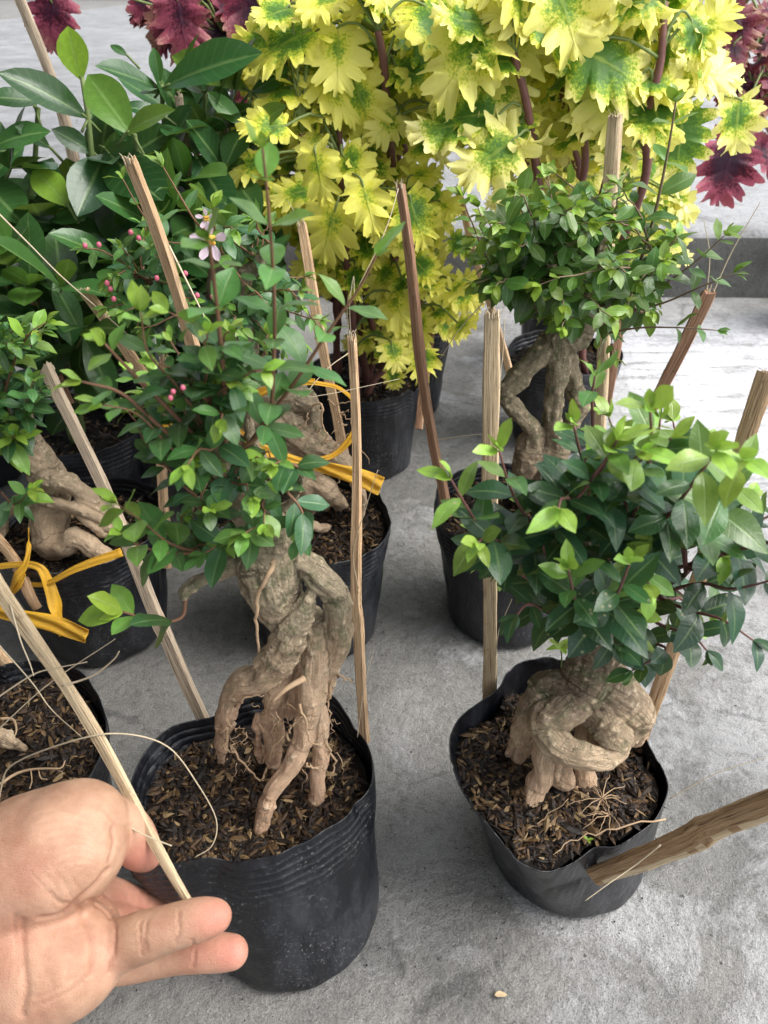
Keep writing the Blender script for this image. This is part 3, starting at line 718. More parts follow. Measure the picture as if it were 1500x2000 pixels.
ch = [[(1165, 1200, 40, .318), (1162, 1271, 44, .316), (1153, 1315, 52, .314), (1130, 1350, 46, .310)],
      [(1115, 1355, 40, .308), (1067, 1341, 26, .312), (1052, 1375, 32, .310), (1023, 1419, 22, .315), (1015, 1485, 16, 's')],
      [(1120, 1365, 42, .306), (1084, 1393, 38, .300), (1060, 1415, 28, .294), (1080, 1445, 28, .288), (1108, 1467, 24, .283), (1143, 1478, 22, .281), (1176, 1483, 21, .283), (1203, 1472, 17, .288), (1218, 1455, 13, .294)],
      [(1170, 1330, 46, .314), (1205, 1355, 46, .310), (1238, 1393, 36, .308), (1200, 1425, 42, .305), (1188, 1440, 32, .303)],
      [(1165, 1395, 30, .303), (1182, 1418, 34, .297), (1200, 1436, 34, .296)],
      [(1235, 1390, 30, .310), (1249, 1432, 16, .312), (1240, 1450, 10, .314)],
      [(1075, 1430, 22, .298), (1060, 1470, 20, .297), (1062, 1500, 19, .294), (1049, 1540, 18, .290), (1036, 1585, 16, 's')],
      [(1090, 1470, 16, .300), (1084, 1495, 17, .298), (1090, 1518, 18, .296), (1103, 1522, 18, .294), (1108, 1505, 13, .296)],
      [(1140, 1400, 14, .314), (1140, 1450, 17, .308), (1142, 1500, 18, .303), (1140, 1540, 19, .298), (1126, 1575, 17, 's')],
      [(1015, 1430, 10, .314), (1000, 1460, 7, .316), (996, 1480, 6, 's')],
      [(1115, 1210, 12, .312), (1080, 1150, 9, .30), (1020, 1100, 6, .29)],
      [(1165, 1200, 34, .318), (1160, 1120, 16, .315), (1120, 1020, 9, .31)],
      [(1180, 1200, 24, .318), (1220, 1120, 13, .315), (1270, 1020, 8, .31)],
      [(1190, 1215, 16, .315), (1260, 1170, 10, .31), (1340, 1120, 7, .30)],
      [(1150, 1200, 20, .32), (1130, 1120, 10, .335), (1150, 1050, 7, .35)]]
chB = [trace(c, soilz=SB) for c in ch]
mB = mat_bark('knotted_grey_bark', (.80, .55, .36), (.60, .45, .30), (.20, .15, .105), zB+.012, zB+.085, warts=.8, wartscale=120)
trunk(B, chB, mB, h=.0011, k=.0022)
mb = MB()
for (x, y, Y) in ((1175, 1560, .28), (1190, 1590, .275)):
    for i in range(16):
        a = U(0, 2*PI); l = U(20, 75)
        rootlet(mb, [(x, y, Y), (x+l*.5*math.cos(a), y+l*.35*math.sin(a)-4, Y+.001-.010*math.sin(a)), (x+l*math.cos(a), y+l*.7*math.sin(a)+4, Y-.03*math.sin(a)*.6)], .00035, 8, .0006)
rootlet(mb, [(1270, 1470, .32), (1262, 1510, .31), (1230, 1540, .30), (1210, 1555, .295)], .0007)
rootlet(mb, [(1300, 1600, .268), (1200, 1620, .262), (1120, 1640, .258), (1080, 1670, .25)], .0006)
rootlet(mb, [(1000, 1650, .26), (1060, 1600, .27), (1110, 1560, .275)], .0005)
mb.build('fine_roots', M['rootf'], B)
oB = [at(1020, 1100, .29), at(1080, 1150, .30), at(1120, 1020, .31), at(1160, 1120, .315), at(1270, 1020, .31), at(1220, 1120, .315), at(1340, 1120, .30), at(1260, 1170, .31), at(1150, 1050, .35)]
polyB = [(900, 1010), (970, 975), (1050, 950), (1120, 890), (1185, 800), (1290, 790), (1370, 830), (1490, 860), (1570, 960), (1560, 1120), (1420, 1190), (1350, 1250), (1260, 1290), (1190, 1230), (1050, 1180), (970, 1150), (920, 1080)]
exB = [dict(p=[(1100, 1150, .30), (1050, 1050, .29), (1000, 960, .28), (975, 880, .275)], start=.3, L=.024, s=.014),
       dict(p=[(1060, 1150, .295), (980, 1090, .28), (930, 1020, .275), (880, 935, .27)], start=.25, L=.023, s=.013, kw=dict(tone0=.3)),
       dict(p=[(1190, 1060, .31), (1160, 960, .30), (1135, 890, .295), (1120, 830, .29)], start=.4, L=.023, s=.0145),
       dict(p=[(1170, 1060, .32), (1160, 900, .32), (1157, 780, .32), (1162, 735, .32)], start=.2, L=.027, s=.024, kw=dict(tone0=.2, tone1=.7)),
       dict(p=[(1180, 1100, .31), (1240, 1000, .29), (1270, 880, .27), (1270, 800, .26)], start=.25, L=.026, s=.014),
       dict(p=[(1220, 1100, .31), (1310, 1000, .28), (1370, 920, .25), (1400, 880, .235)], start=.3, L=.025, s=.014, kw=dict(tone0=.3)),
       dict(p=[(1240, 1120, .31), (1360, 1020, .28), (1430, 950, .25), (1450, 900, .235)], start=.3, L=.026, s=.014, kw=dict(tone0=.5, tone1=1)),
       dict(p=[(1260, 1170, .31), (1360, 1140, .29), (1430, 1150, .27), (1520, 1130, .26)], start=.3, L=.025, s=.015, kw=dict(tone0=0, tone1=.1)),
       dict(p=[(1190, 1215, .31), (1260, 1250, .295), (1300, 1270, .285), (1235, 1310, .28)], start=.2, L=.022, s=.012, kw=dict(tone0=0, tone1=.5)),
       dict(p=[(1160, 1210, .30), (1190, 1180, .27), (1210, 1150, .255), (1230, 1100, .25)], start=.2, L=.026, s=.011, kw=dict(tone0=.0, tone1=.9)),
       dict(p=[(1140, 1210, .30), (1130, 1190, .275), (1120, 1160, .26), (1110, 1110, .255)], start=.2, L=.026, s=.011, kw=dict(tone0=.0, tone1=.9)),
       dict(p=[(1110, 1205, .305), (1060, 1190, .28), (1030, 1180, .27), (1010, 1200, .265)], start=.2, L=.023, s=.012, kw=dict(tone0=.0, tone1=.1)),
       dict(p=[(1270, 1160, .31), (1340, 1190, .29), (1410, 1210, .275), (1470, 1250, .265)], start=.3, L=.025, s=.014, kw=dict(tone0=0, tone1=.1)),
       dict(p=[(1230, 1180, .31), (1290, 1220, .30), (1350, 1240, .285), (1380, 1270, .28)], start=.3, L=.024, s=.014, kw=dict(tone0=0, tone1=.1)),
       dict(p=[(1320, 1110, .31), (1420, 1080, .29), (1500, 1060, .27), (1560, 1050, .26)], start=.3, L=.026, s=.015, kw=dict(tone0=0, tone1=.4)),
       dict(p=[(1170, 1240, .30), (1190, 1250, .285), (1210, 1260, .275)], start=.2, L=.024, s=.011, kw=dict(tone0=.0, tone1=.1))]
fb, sb = crown(B, oB, polyB, (.245, .375), 40, .0240, .0130, None, None, exB, tone0=0, tone1=1.0, r0=.0012, wide=1.08, shape='acute')
fb.build('foliage', M['leafB'], B); sb.build('twigs', M['stem_p'], B)
mb = MB(); s2 = MB()
for (x, y, Y, t) in ((1095, 1265, .35, 1), (1045, 1565, 's', .7), (1148, 1640, 's', .4)):
    p = on(x, y, zB) if Y == 's' else at(x, y, Y)
    mb = MB()
    for k in range(5 if t == 1 else 3):
        a = k*2.4; L_ = .009 if t == 1 else .0035
        put_leaf(mb, p, (math.cos(a), math.sin(a), .4), (0, 0, 1), L_, .9, R.random(), 'oval')
    mb.build('weed_seedling', M['leafG'], B)
    if t == 1: tube(s2, resample(np.array([at(1095, 1265, .35), at(1097, 1290, .355), at(1090, 1340, .36)]), 6), .0005, 5)
s2.build('weed_stem', M['stem_g'], B)
# ------------------------------------------------------------------ bonsai C (middle), E (left), F (left front), G (right back)
def bonsai(label, px, rim_r, zr, base_r, ch, mat_cols, seed, soil_d=.018, dents=(), chips=1500, base_shift=(0, 0), thin=1.0):
    ch = [[(p[0], p[1], p[2]*thin, p[3]) for p in c] for c in ch]
    cx, cy = px
    e = empty('potted_bonsai', (cx, cy, 0), label, 'bonsai', 'bonsai trees in black plastic pots')
    inf = pot(e, round_rim(cx, cy, rim_r, zr, seed, dents=dents), (cx+base_shift[0], cy+base_shift[1]), base_r, seed, nphi=160, nz=34)
    V_, z = soil(e, inf, soil_d, seed*7, chips)
    m = mat_bark('bark_'+('a', 'b', 'c', 'd', 'e', 'f', 'g', 'h', 'i')[seed % 9], *mat_cols, z+.02, z+.13)
    trunk(e, [trace(c, soilz=z-.004) for c in ch], m, h=.0018, k=.004, rough=.0012)
    return e, z
colsT = ((.68, .50, .33), (.54, .41, .28), (.27, .22, .15))
C_, zC = bonsai('bonsai with pink buds and flower, mossy root wrapped by ribbon, in middle pot', (-.066, .558), .0745, .132, .057,
    [[(440, 540, 30, .57), (450, 640, 42, .57), (465, 720, 44, .57), (480, 790, 46, .565), (540, 810, 42, .56), (590, 850, 36, .555), (640, 880, 22, .55), (700, 930, 12, .545)],
     [(520, 780, 30, .56), (590, 780, 20, .555), (612, 820, 12, .553), (600, 870, 10, .55)],
     [(560, 890, 36, .555), (600, 930, 24, .55), (645, 960, 15, .545), (668, 990, 12, 's')],
     [(590, 930, 18, .55), (605, 970, 12, .545), (608, 1000, 10, 's')], [(640, 950, 10, .548), (636, 1000, 8, 's')],
     [(520, 880, 40, .56), (500, 960, 34, .56), (490, 1030, 26, 's')],
     [(540, 1020, 10, 's'), (590, 1025, 9, .525), (640, 1035, 8, 's')], [(690, 940, 8, .55), (705, 970, 8, .552), (702, 1010, 7, 's')],
     [(445, 560, 22, .57), (420, 490, 12, .565), (400, 430, 7, .56)], [(450, 570, 20, .57), (500, 520, 11, .565), (530, 470, 6, .56)], [(440, 600, 18, .57), (350, 580, 10, .565), (280, 540, 6, .56)]], colsT, 11, chips=1900, soil_d=.014)
mb = MB()
for i in range(26):
    x, y = U(590, 690), U(790, 930); a = U(0, 2*PI); l = U(15, 55)
    rootlet(mb, [(x, y, .545), (x+l*.5*math.cos(a), y+l*.5*math.sin(a)+8, .542), (x+l*math.cos(a+.6), y+l*math.sin(a+.6)+14, .54)], .0006, 8, .002)
rootlet(mb, [(600, 800, .55), (630, 790, .54), (628, 830, .54), (640, 850, .54), (622, 880, .54)], .0011); rootlet(mb, [(640, 780, .55), (660, 790, .54), (700, 775, .535)], .0008)
mb.build('fine_roots', M['rootf'], C_)
oC = [at(420, 490, .565), at(400, 440, .56), at(500, 520, .565), at(530, 480, .56), at(350, 580, .565), at(280, 545, .56), at(450, 600, .565)]
polyC = [(180, 500), (230, 450), (290, 420), (340, 440), (420, 430), (500, 420), (590, 470), (610, 560), (630, 640), (600, 720), (480, 690), (400, 720), (280, 680), (200, 620)]
exC = [dict(p=[(400, 450, .54), (380, 430, .53), (350, 380, .53), (318, 325, .53)], start=.3, L=.021, s=.016, kw=dict(tone0=.4)),
       dict(p=[(350, 560, .56), (330, 480, .54), (280, 420, .53), (240, 350, .53)], start=.3, L=.019, s=.014, kw=dict(tone0=.3)),
       dict(p=[(300, 560, .56), (250, 520, .54), (200, 490, .53), (165, 485, .52)], start=.3, L=.018, s=.012),
       dict(p=[(450, 560, .55), (430, 480, .53), (415, 430, .52), (418, 405, .52)], start=.3, L=.022, s=.012, kw=dict(tone0=.5, tone1=.95))]
fb, sb = crown(C_, oC, polyC, (.50, .62), 50, .0180, .0125, None, None, exC, tone0=.05, tone1=.7, r0=.001)
fb.build('foliage', M['leafA'], C_); sb.build('twigs', M['stem_r'], C_)
def ball(mb, p, r, n=8, sq=1.0):
    V = []; F = []
    for j in range(n+1):
        th = PI*j/n
        for i in range(n):
            a = 2*PI*i/n; V.append(np.array(p)+r*np.array([math.sin(th)*math.cos(a), math.sin(th)*math.sin(a), math.cos(th)*sq]))
    for j in range(n):
        for i in range(n): F.append((j*n+i, (j+1)*n+i, (j+1)*n+(i+1) % n, j*n+(i+1) % n))
    mb.add(V, F)
for (x, y, Y) in ((166, 480, .51), (193, 478, .51), (255, 454, .515), (271, 465, .515), (209, 553, .51), (216, 564, .51), (222, 584, .51), (306, 543, .5), (415, 579, .49), (385, 577, .5), (362, 534, .5), (357, 757, .26), (333, 777, .26), (338, 765, .262)):
    mb = MB(); p = at(x, y, Y); ball(mb, p, pxm(p, 5.2), 8, 1.1); par = C_ if Y > .4 else A
    mb.build('flower_bud', M['bud'], par)
def flower(x, y, Y, s):
    f = MB(); c0 = at(x, y, Y)
    for k, (a, w) in enumerate(((0.3, 1), (1.5, 1), (2.9, 1), (4.2, 1), (5.1, 1))):
        d = np.array([math.cos(a), -.35, math.sin(a)]); V = []; UVv = []
        sd_ = nrm(np.cross(d, (0, -1, .3))); nn = nrm(np.cross(sd_, d))
        for i in range(7):
            t = i/6; wd = (.10+.55*max(0, t-.25)**.8*(1.25-t**5*.75))*s*.75
            for j in range(5):
                u = j/2-1; V.append(c0+nrm(d)*s*(.1+t*.9-.10*(u*u))+sd_*u*wd*.6+nn*(math.sin(u*7+k+t*5)*.06*s*t+.2*s*t*t))
        f.add(V, [(i*5+j, (i+1)*5+j, (i+1)*5+j+1, i*5+j+1) for i in range(6) for j in range(4)])
    fl = f.build('flower', M['petal'], C_)
    m = MB()
    for k in range(9): ball(m, c0+np.array([U(-.2, .2)*s, -.15*s+U(-.1, .1)*s, U(-.2, .2)*s]), s*.11, 6)
    m.build('stamens', M['anther'], fl)
flower(412, 468, .485, .0135); flower(403, 425, .49, .007)
E_, zE = bonsai('bonsai with bulging bent trunk in left pot with yellow ribbon in front', (-.272, .556), .0745, .13, .057,
    [[(20, 800, 30, .55), (45, 862, 30, .55), (84, 915, 31, .545), (101, 967, 30, .54), (98, 1020, 34, .535), (95, 1055, 28, .53), (110, 1072, 22, .525)],
     [(80, 930, 18, .54), (105, 938, 18, .53), (140, 945, 17, .528), (182, 980, 15, .53), (220, 1015, 11, .535), (250, 1040, 9, .54)],
     [(80, 975, 8, .53), (110, 985, 9, .52), (145, 992, 9, .518), (196, 1013, 7, .52), (220, 1035, 5, .52)],
     [(105, 1062, 24, .525), (125, 1066, 18, .515), (150, 1050, 16, .512), (185, 1074, 14, .508), (215, 1090, 13, .505), (248, 1104, 12, 's')],
     [(75, 960, 20, .54), (40, 985, 14, .535), (10, 1000, 10, .53), (0, 1050, 8, .53)], [(140, 1000, 6, .52), (180, 1030, 6, .515), (215, 1045, 5, .52)],
     [(90, 1040, 22, .535), (80, 1090, 16, .54)]], colsT, 13, chips=1500)
oE = [at(20, 800, .55), at(40, 860, .54), at(-10, 780, .55), at(-30, 740, .55), at(20, 880, .53)]
polyE = [(-90, 600), (-20, 590), (60, 610), (100, 650), (90, 720), (60, 790), (20, 830), (-80, 840)]
exE = [dict(p=[(0, 800, .53), (30, 700, .51), (60, 650, .50), (90, 630, .50)], start=.4, L=.024, s=.012, kw=dict(tone0=.7, tone1=1)),
       dict(p=[(20, 870, .53), (20, 860, .51), (30, 850, .50)], start=.1, L=.026, s=.009, kw=dict(tone0=.8, tone1=1)),
       dict(p=[(0, 960, .53), (30, 985, .51), (60, 955, .50)], start=.2, L=.026, s=.013, kw=dict(tone0=.2, tone1=1)),
       dict(p=[(0, 820, .53), (60, 790, .51), (80, 760, .50)], start=.2, L=.022, s=.012, kw=dict(tone0=.0, tone1=.1))]
fb, sb = crown(E_, oE, polyE, (.48, .58), 30, .021, .012, None, None, exE, tone0=0, tone1=.6, r0=.001)
fb.build('foliage', M['leafA'], E_); sb.build('twigs', M['stem_r'], E_)
F_, zF = bonsai('black bonsai pot at left edge, only soil and pale surface roots above the hand', (-.250, .312), .0735, .128, .057,
    [[(-130, 1330, 40, .33), (-120, 1400, 40, .33), (-60, 1440, 22, .325), (-20, 1440, 12, .322), (0, 1440, 9, .32), (30, 1452, 7, .318), (55, 1468, 5, 's')],
     [(-100, 1420, 26, .32), (-80, 1480, 20, .31), (-70, 1560, 16, 's')], [(-150, 1300, 36, .335), (-190, 1150, 20, .34)]], colsT, 17, chips=2600, soil_d=.016)
mb = MB()
zz = .122
for p in ([(0, 1532), (30, 1512), (60, 1503), (95, 1501), (120, 1500), (127, 1485)], [(60, 1503), (62, 1525), (58, 1540)], [(75, 1503), (80, 1520), (92, 1522)], [(105, 1502), (122, 1508)], [(0, 1404), (25, 1405), (32, 1425), (28, 1440)]):
    P = resample(np.array([on(x, y, zz+.002*math.sin(x)) for x, y in p]), 14); tube(mb, P, np.linspace(.0011 if len(p) > 3 else .0004, .0004, 14), 6)
mb.build('fine_roots', M['rootf'], F_)
G_, zG = bonsai('bonsai with looping forked trunk and dense small-leaved crown in back right pot', (.121, .580), .0755, .13, .057,
    [[(1140, 620, 30, .575), (1120, 650, 36, .575), (1085, 670, 32, .575), (1060, 690, 24, .572)],
     [(1065, 680, 24, .572), (1040, 705, 20, .565), (1000, 752, 20, .56), (987, 772, 17, .56), (1008, 803, 17, .562), (1040, 836, 18, .565), (1036, 873, 26, .568), (1028, 915, 28, .57), (1020, 960, 24, 's')],
     [(1095, 670, 30, .572), (1088, 742, 21, .57), (1082, 790, 20, .57), (1080, 826, 20, .57), (1089, 868, 26, .57), (1068, 934, 26, .565), (1060, 985, 22, 's')],
     [(1110, 690, 20, .58), (1120, 755, 19, .582), (1135, 790, 19, .582), (1122, 818, 14, .578), (1100, 850, 16, .575)],
     [(1060, 880, 26, .572), (1050, 940, 24, .575)],
     [(1130, 630, 22, .575), (1090, 560, 12, .57), (1060, 480, 7, .565)], [(1140, 625, 20, .575), (1160, 540, 12, .575), (1180, 450, 7, .575)], [(1150, 630, 16, .575), (1230, 570, 10, .575), (1290, 510, 6, .57)],
     [(1090, 640, 12, .575), (1020, 570, 7, .57), (960, 500, 5, .565)]], ((.50, .31, .19), (.36, .27, .18), (.30, .25, .165)), 19, chips=1300, thin=.84)
oG = [at(1090, 560, .57), at(1060, 490, .565), at(1160, 540, .575), at(1180, 460, .575), at(1230, 570, .575), at(1290, 520, .57), at(1020, 570, .57), at(1130, 620, .57), at(1250, 610, .57)]
polyG = [(915, 570), (900, 450), (940, 370), (1020, 345), (1100, 320), (1200, 340), (1280, 380), (1330, 460), (1340, 560), (1280, 640), (1200, 700), (1140, 660), (1020, 620), (970, 600)]
exG = [dict(p=[(1220, 600, .58), (1270, 450, .58), (1300, 320, .57), (1320, 200, .56)], start=.35, L=.027, s=.022, kw=dict(tone0=.4, tone1=.8, r0=.0016)),
       dict(p=[(1220, 600, .57), (1290, 560, .55), (1360, 510, .53), (1415, 460, .52)], start=.4, L=.021, s=.013, kw=dict(tone0=.3, tone1=.6)),
       dict(p=[(1230, 610, .57), (1300, 590, .55), (1370, 560, .53), (1430, 535, .52)], start=.45, L=.023, s=.018, kw=dict(tone0=.2, tone1=.4)),
       dict(p=[(1190, 650, .57), (1250, 640, .55), (1330, 640, .53), (1400, 645, .52)], start=.6, L=.018, s=.018, kw=dict(tone0=.2, tone1=.4)),
       dict(p=[(1120, 600, .57), (980, 540, .55), (920, 430, .54), (905, 385, .54)], start=.3, L=.022, s=.016)]
fb, sb = crown(G_, oG, polyG, (.49, .67), 100, .021, .0125, None, None, exG, tone0=.15, tone1=.8, r0=.0010, wide=1.1)
fb.build('foliage', M['leafG'], G_); sb.build('twigs', M['stem_b'], G_)
# ------------------------------------------------------------------ coleus
def coleus_template(rs):
    # pinnately lobed, ruffled leaf: strips run obliquely from the midrib to the lobed edge
    ns, nu = 78, 5; V = []; UV = []; ph, ph2 = rs.uniform(0, 6, 2); ru = rs.uniform(.04, .09); dr = rs.uniform(-.1, 1.2); nl = rs.choice([5.5, 6.5]); wd = rs.uniform(.42, .52); cup = rs.uniform(-.25, .45)
    F = []
    for sd_ in (1, -1):
        b0 = len(V); p3 = rs.uniform(-.3, .3)
        for i in range(ns+1):
            s_ = i/ns
            env = wd*(math.sin(PI*min(1, (s_*.80+.20)))**.75)*(1-.25*s_**3)+.0
            lob = abs(math.cos(PI*nl*s_+p3))**.85; ser = abs(math.sin(PI*nl*2.5*s_+ph))
            w = env*(.52+.44*lob+.17*ser*(.4+.6*lob))+(.10 if s_ > .985 else 0)*0
            an = math.radians(120-104*s_**.7)
            for j in range(nu+1):
                u = j/nu; rr = u*w
                x = s_*.86+rr*math.cos(an); y = sd_*rr*math.sin(an)
                t = min(1.3, math.hypot((x-.30)*.9, y)/.46)
                z = ru*u*u*math.sin(2*PI*nl*s_*.5+ph*sd_)+ru*.55*u**3*math.sin(2*PI*nl*s_+ph2)-dr*max(0, x)**2*.45+cup*y*y-.012*(1-lob)*u
                V.append((x, y, z)); UV.append((u*math.cos(s_*40), u*math.sin(s_*40), t))
        for i in range(ns):
            for j in range(nu):
                a = b0+i*(nu+1)+j; q = (a, a+nu+1, a+nu+2, a+1); F.append(q if sd_ < 0 else q[::-1])
    return np.array(V), F, np.array(UV)
rs = np.random.RandomState(12); CT = [coleus_template(rs) for _ in range(14)]
def put_coleus(mb, p, d, n, L, tone, rnd):
    V, F, UV = CT[R.randrange(14)]; d = nrm(d); s_ = nrm(np.cross(n, d)); n = np.cross(d, s_)
    W_ = V-np.array([.35, 0, 0]); P = np.asarray(p)+(W_[:, :1]*d+W_[:, 1:2]*s_*U(.85, 1.1)+W_[:, 2:3]*n)*L
    mb.add(P, F, leafuv=UV, tone=np.full(len(UV), tone), rnd=np.full(len(UV), rnd))
    return np.asarray(p)-d*L*.35
def coleus(label, px, poly, yr, N, Lr, mat, seed, rim_r=.07, zr=.125, toneR=(0, .4), stems=6, explicit=(), group='yellow coleus plants', cat='coleus', dents=(), smat='stem_p', front=()):
    cx, cy = px; e = empty('potted_coleus', (cx, cy, 0), label, cat, group)
    inf = pot(e, round_rim(cx, cy, rim_r, zr, seed, dents=dents), (cx, cy), rim_r*.78, seed, nphi=130, nz=30)
    V_, z = soil(e, inf, .015, seed*5, 500)
    lb, sb, pb = MB(), MB(), MB(); ax = []
    T = []
    for i in range(N):
        x, y = sample_poly(poly); Y = U(*yr); T.append((at(x, y, Y), None))
    for q in explicit: T.append((at(q[0], q[1], q[2]), q))
    cen = np.mean([t[0] for t in T], 0)
    for k in range(stems):
        x, y = sample_poly(poly); top = at(x, y, U(*yr))
        top = top*.6+np.array([cen[0], cen[1], max(top[2], cen[2])])*.4
        b0 = np.array([cx+U(-.5, .5)*rim_r, cy+U(-.5, .5)*rim_r, z-.005]); mid = (b0*.45+top*.55)+np.array([U(-.02, .02), U(-.02, .02), .02])
        P = resample(np.array([b0, mid, top]), 16); P[1:] += np.array([[U(-.002, .002) for _ in range(3)] for _ in range(15)])
        tube(sb, P, np.linspace(.0046, .0026, 16), 7, tone=0.0); ax.append(P)
    for fp in front:
        pts = [at(*q) for q in fp]+[np.array([cx, cy-.01, z])]
        P = resample(np.array(pts), 26); tube(sb, P, np.linspace(.0032, .0048, 26), 8, tone=0.0); ax.append(P)
    for (p, q) in T:
        L = U(*Lr) if q is None else q[3]
        P = min(ax, key=lambda A_: np.min(np.linalg.norm(A_-p, axis=1))+U(0, .03))
        dd = np.linalg.norm(P-p, axis=1)+np.where(P[:, 2] > p[2], .05, 0); s0 = P[int(np.argmin(dd))]
        out = p-s0; out[2] = 0; out = nrm(out) if np.linalg.norm(out) > .004 else nrm([U(-1, 1), U(-1, 1), 0])
        if q is None:
            d = nrm(out*.9+np.array([U(-.7, .7), -.40+U(-.5, .5), -.18+U(-.6, .5)])); n = nrm(np.array([U(-.7, .7), -.65+U(-.5, .4), .85]))
        else:
            d = nrm(q[4]); n = nrm(q[5])
        if abs(np.dot(d, n)) > .85: n = nrm(n+np.array([.6, -.3, .3]))
        tn = U(*toneR) if q is None else q[6]
        bp = put_coleus(lb, p, d, n, L, tn, R.random())
        m = (s0+bp)/2+np.array([0, 0, .012]); PP = resample(np.array([s0, m, bp, bp+d*L*.18-n*.002]), 9)
        tube(sb, PP, np.linspace(.0016, .001, 9), 5, tone=1.0)
    lb.build('foliage', mat, e); sb.build('stem', M['stem_c'], e)
    return e
dnt = [(-.35, .22, -.012, -.018)]
coleus('yellow coleus with small ruffled leaves hanging down to its pot behind middle bonsai', (-.024, .872),
       [(470, 370), (480, 240), (560, 200), (640, 230), (820, 330), (900, 430), (930, 560), (900, 660), (830, 700), (780, 720), (740, 730), (700, 640), (640, 560), (560, 470)], (.76, .90), 150, (.034, .050), M['yel'], 23, dents=dnt, toneR=(0, .18), stems=8, rim_r=.075,
       explicit=[(715, 385, .72, 0.054, (.2, -.6, -.5), (0, -.9, .5), .0), (645, 435, .73, 0.056, (-.3, -.5, -.7), (-.1, -.9, .4), .0), (810, 420, .72, 0.057, (.3, -.4, -.7), (.1, -.9, .35), .05), (620, 330, .74, 0.054, (.1, -.4, -.8), (-.3, -.9, .3), 0), (770, 735, .79, 0.030, (.0, -.3, -1), (0, -1, .2), .1)])
coleus('yellow coleus forming the top left of the yellow group above the reddish stake', (.035, 1.03),
       [(490, 100), (520, 30), (620, -40), (800, -60), (900, -40), (930, 120), (900, 260), (800, 300), (700, 280), (600, 230), (520, 210)], (.80, 1.02), 190, (.040, .060), M['yel'], 29, rim_r=.060, toneR=(0, .30), stems=7,
       explicit=[(560, 75, .80, 0.070, (-.8, -.3, -.2), (0, -.5, .9), .1), (660, 100, .80, 0.066, (0, -.5, -.6), (0, -.8, .5), .15), (860, 40, .78, 0.074, (.4, -.5, -.3), (0, -.6, .8), .1), (700, 190, .80, 0.066, (.2, -.3, -.7), (-.3, -.9, .4), .1), (880, 245, .74, 0.070, (-1, -.2, -.15), (0, -.6, .8), .7)], front=[[(738, 60, .79), (750, 130, .80), (760, 260, .84)], [(590, 260, .80), (600, 420, .82), (620, 560, .86)]])
coleus('tallest yellow coleus with large cream-edged leaves above the small-leaved bonsai crown', (.235, .94),
       [(900, -40), (1000, -70), (1300, -60), (1400, 60), (1420, 130), (1340, 170), (1250, 260), (1200, 330), (1100, 350), (980, 350), (900, 250)], (.74, 1.0), 200, (.042, .066), M['yel'], 33, rim_r=.072, toneR=(.05, .55), stems=7,
       explicit=[(965, 300, .72, 0.072, (-.75, -.3, -.45), (.2, -.75, .6), .5), (1180, 110, .74, 0.080, (.75, -.3, -.15), (-.1, -.75, .65), .5), (1370, 140, .80, 0.074, (1, -.2, .0), (0, -.6, .8), .8), (920, 95, .74, 0.082, (-.5, -.4, -.4), (0, -.7, .7), .25), (1000, 60, .76, 0.082, (-.2, -.3, -.6), (0, -.8, .6), .2), (1190, 200, .76, 0.074, (.3, -.4, -.6), (0, -.8, .5), .5), (1330, 270, .80, 0.070, (.1, -.2, -1), (.1, -1, .2), .75), (1440, 235, .86, 0.057, (.1, -.2, -1), (.2, -1, .2), .45), (1100, 10, .75, 0.082, (.2, -.3, -.5), (0, -.8, .6), .3)], front=[[(1003, 105, .745), (1028, 200, .745), (1048, 330, .76), (1060, 420, .80)], [(1298, 5, .77), (1290, 120, .755), (1262, 240, .76), (1245, 400, .80)], [(1138, 215, .77), (1142, 330, .79), (1120, 420, .82)]])
coleus('pale yellow coleus showing behind the right side of the small-leaved bonsai crown', (.28, 1.20),
       [(940, 350), (1040, 330), (1250, 300), (1330, 380), (1340, 460), (1310, 520), (1230, 540), (1180, 500), (1000, 440)], (.86, 1.1), 70, (.038, .056), M['yel'], 37, rim_r=.065, toneR=(.3, .8), stems=8)
coleus('dark red coleus at the top left behind the broad-leaved shrubs', (-.27, 1.22),
       [(270, 20), (260, -50), (380, -60), (560, -40), (570, 80), (540, 180), (480, 320), (430, 260), (400, 130), (290, 50)], (1.0, 1.2), 84, (.040, .058), M['pur'], 41, rim_r=.07, toneR=(0, .45), stems=6, group='red coleus plants',
       explicit=[(350, 30, .95, 0.086, (.1, -.4, -.7), (0, -.8, .6), .45), (100, 30, .97, 0.066, (-.3, -.2, -.9), (.3, -.8, .5), .6), (500, 20, 1.0, 0.082, (.5, -.4, -.5), (0, -.8, .6), .2)])
coleus('dark red coleus at the top right edge, hanging pink leaf tips over the grey slab', (.82, 1.36),
       [(1390, 60), (1400, 0), (1520, 10), (1560, 100), (1540, 220), (1470, 250), (1430, 160)], (1.05, 1.25), 34, (.042, .062), M['pur'], 43, rim_r=.065, toneR=(0, .25), stems=5, group='red coleus plants',
       explicit=[(1420, 325, 1.02, 0.082, (-.15, -.2, -1), (0, -1, .2), .8), (1495, 300, 1.05, 0.057, (.9, -.2, -.3), (0, -.8, .6), .5), (1450, 50, 1.08, 0.066, (.3, -.3, -.6), (0, -.9, .5), .2)])
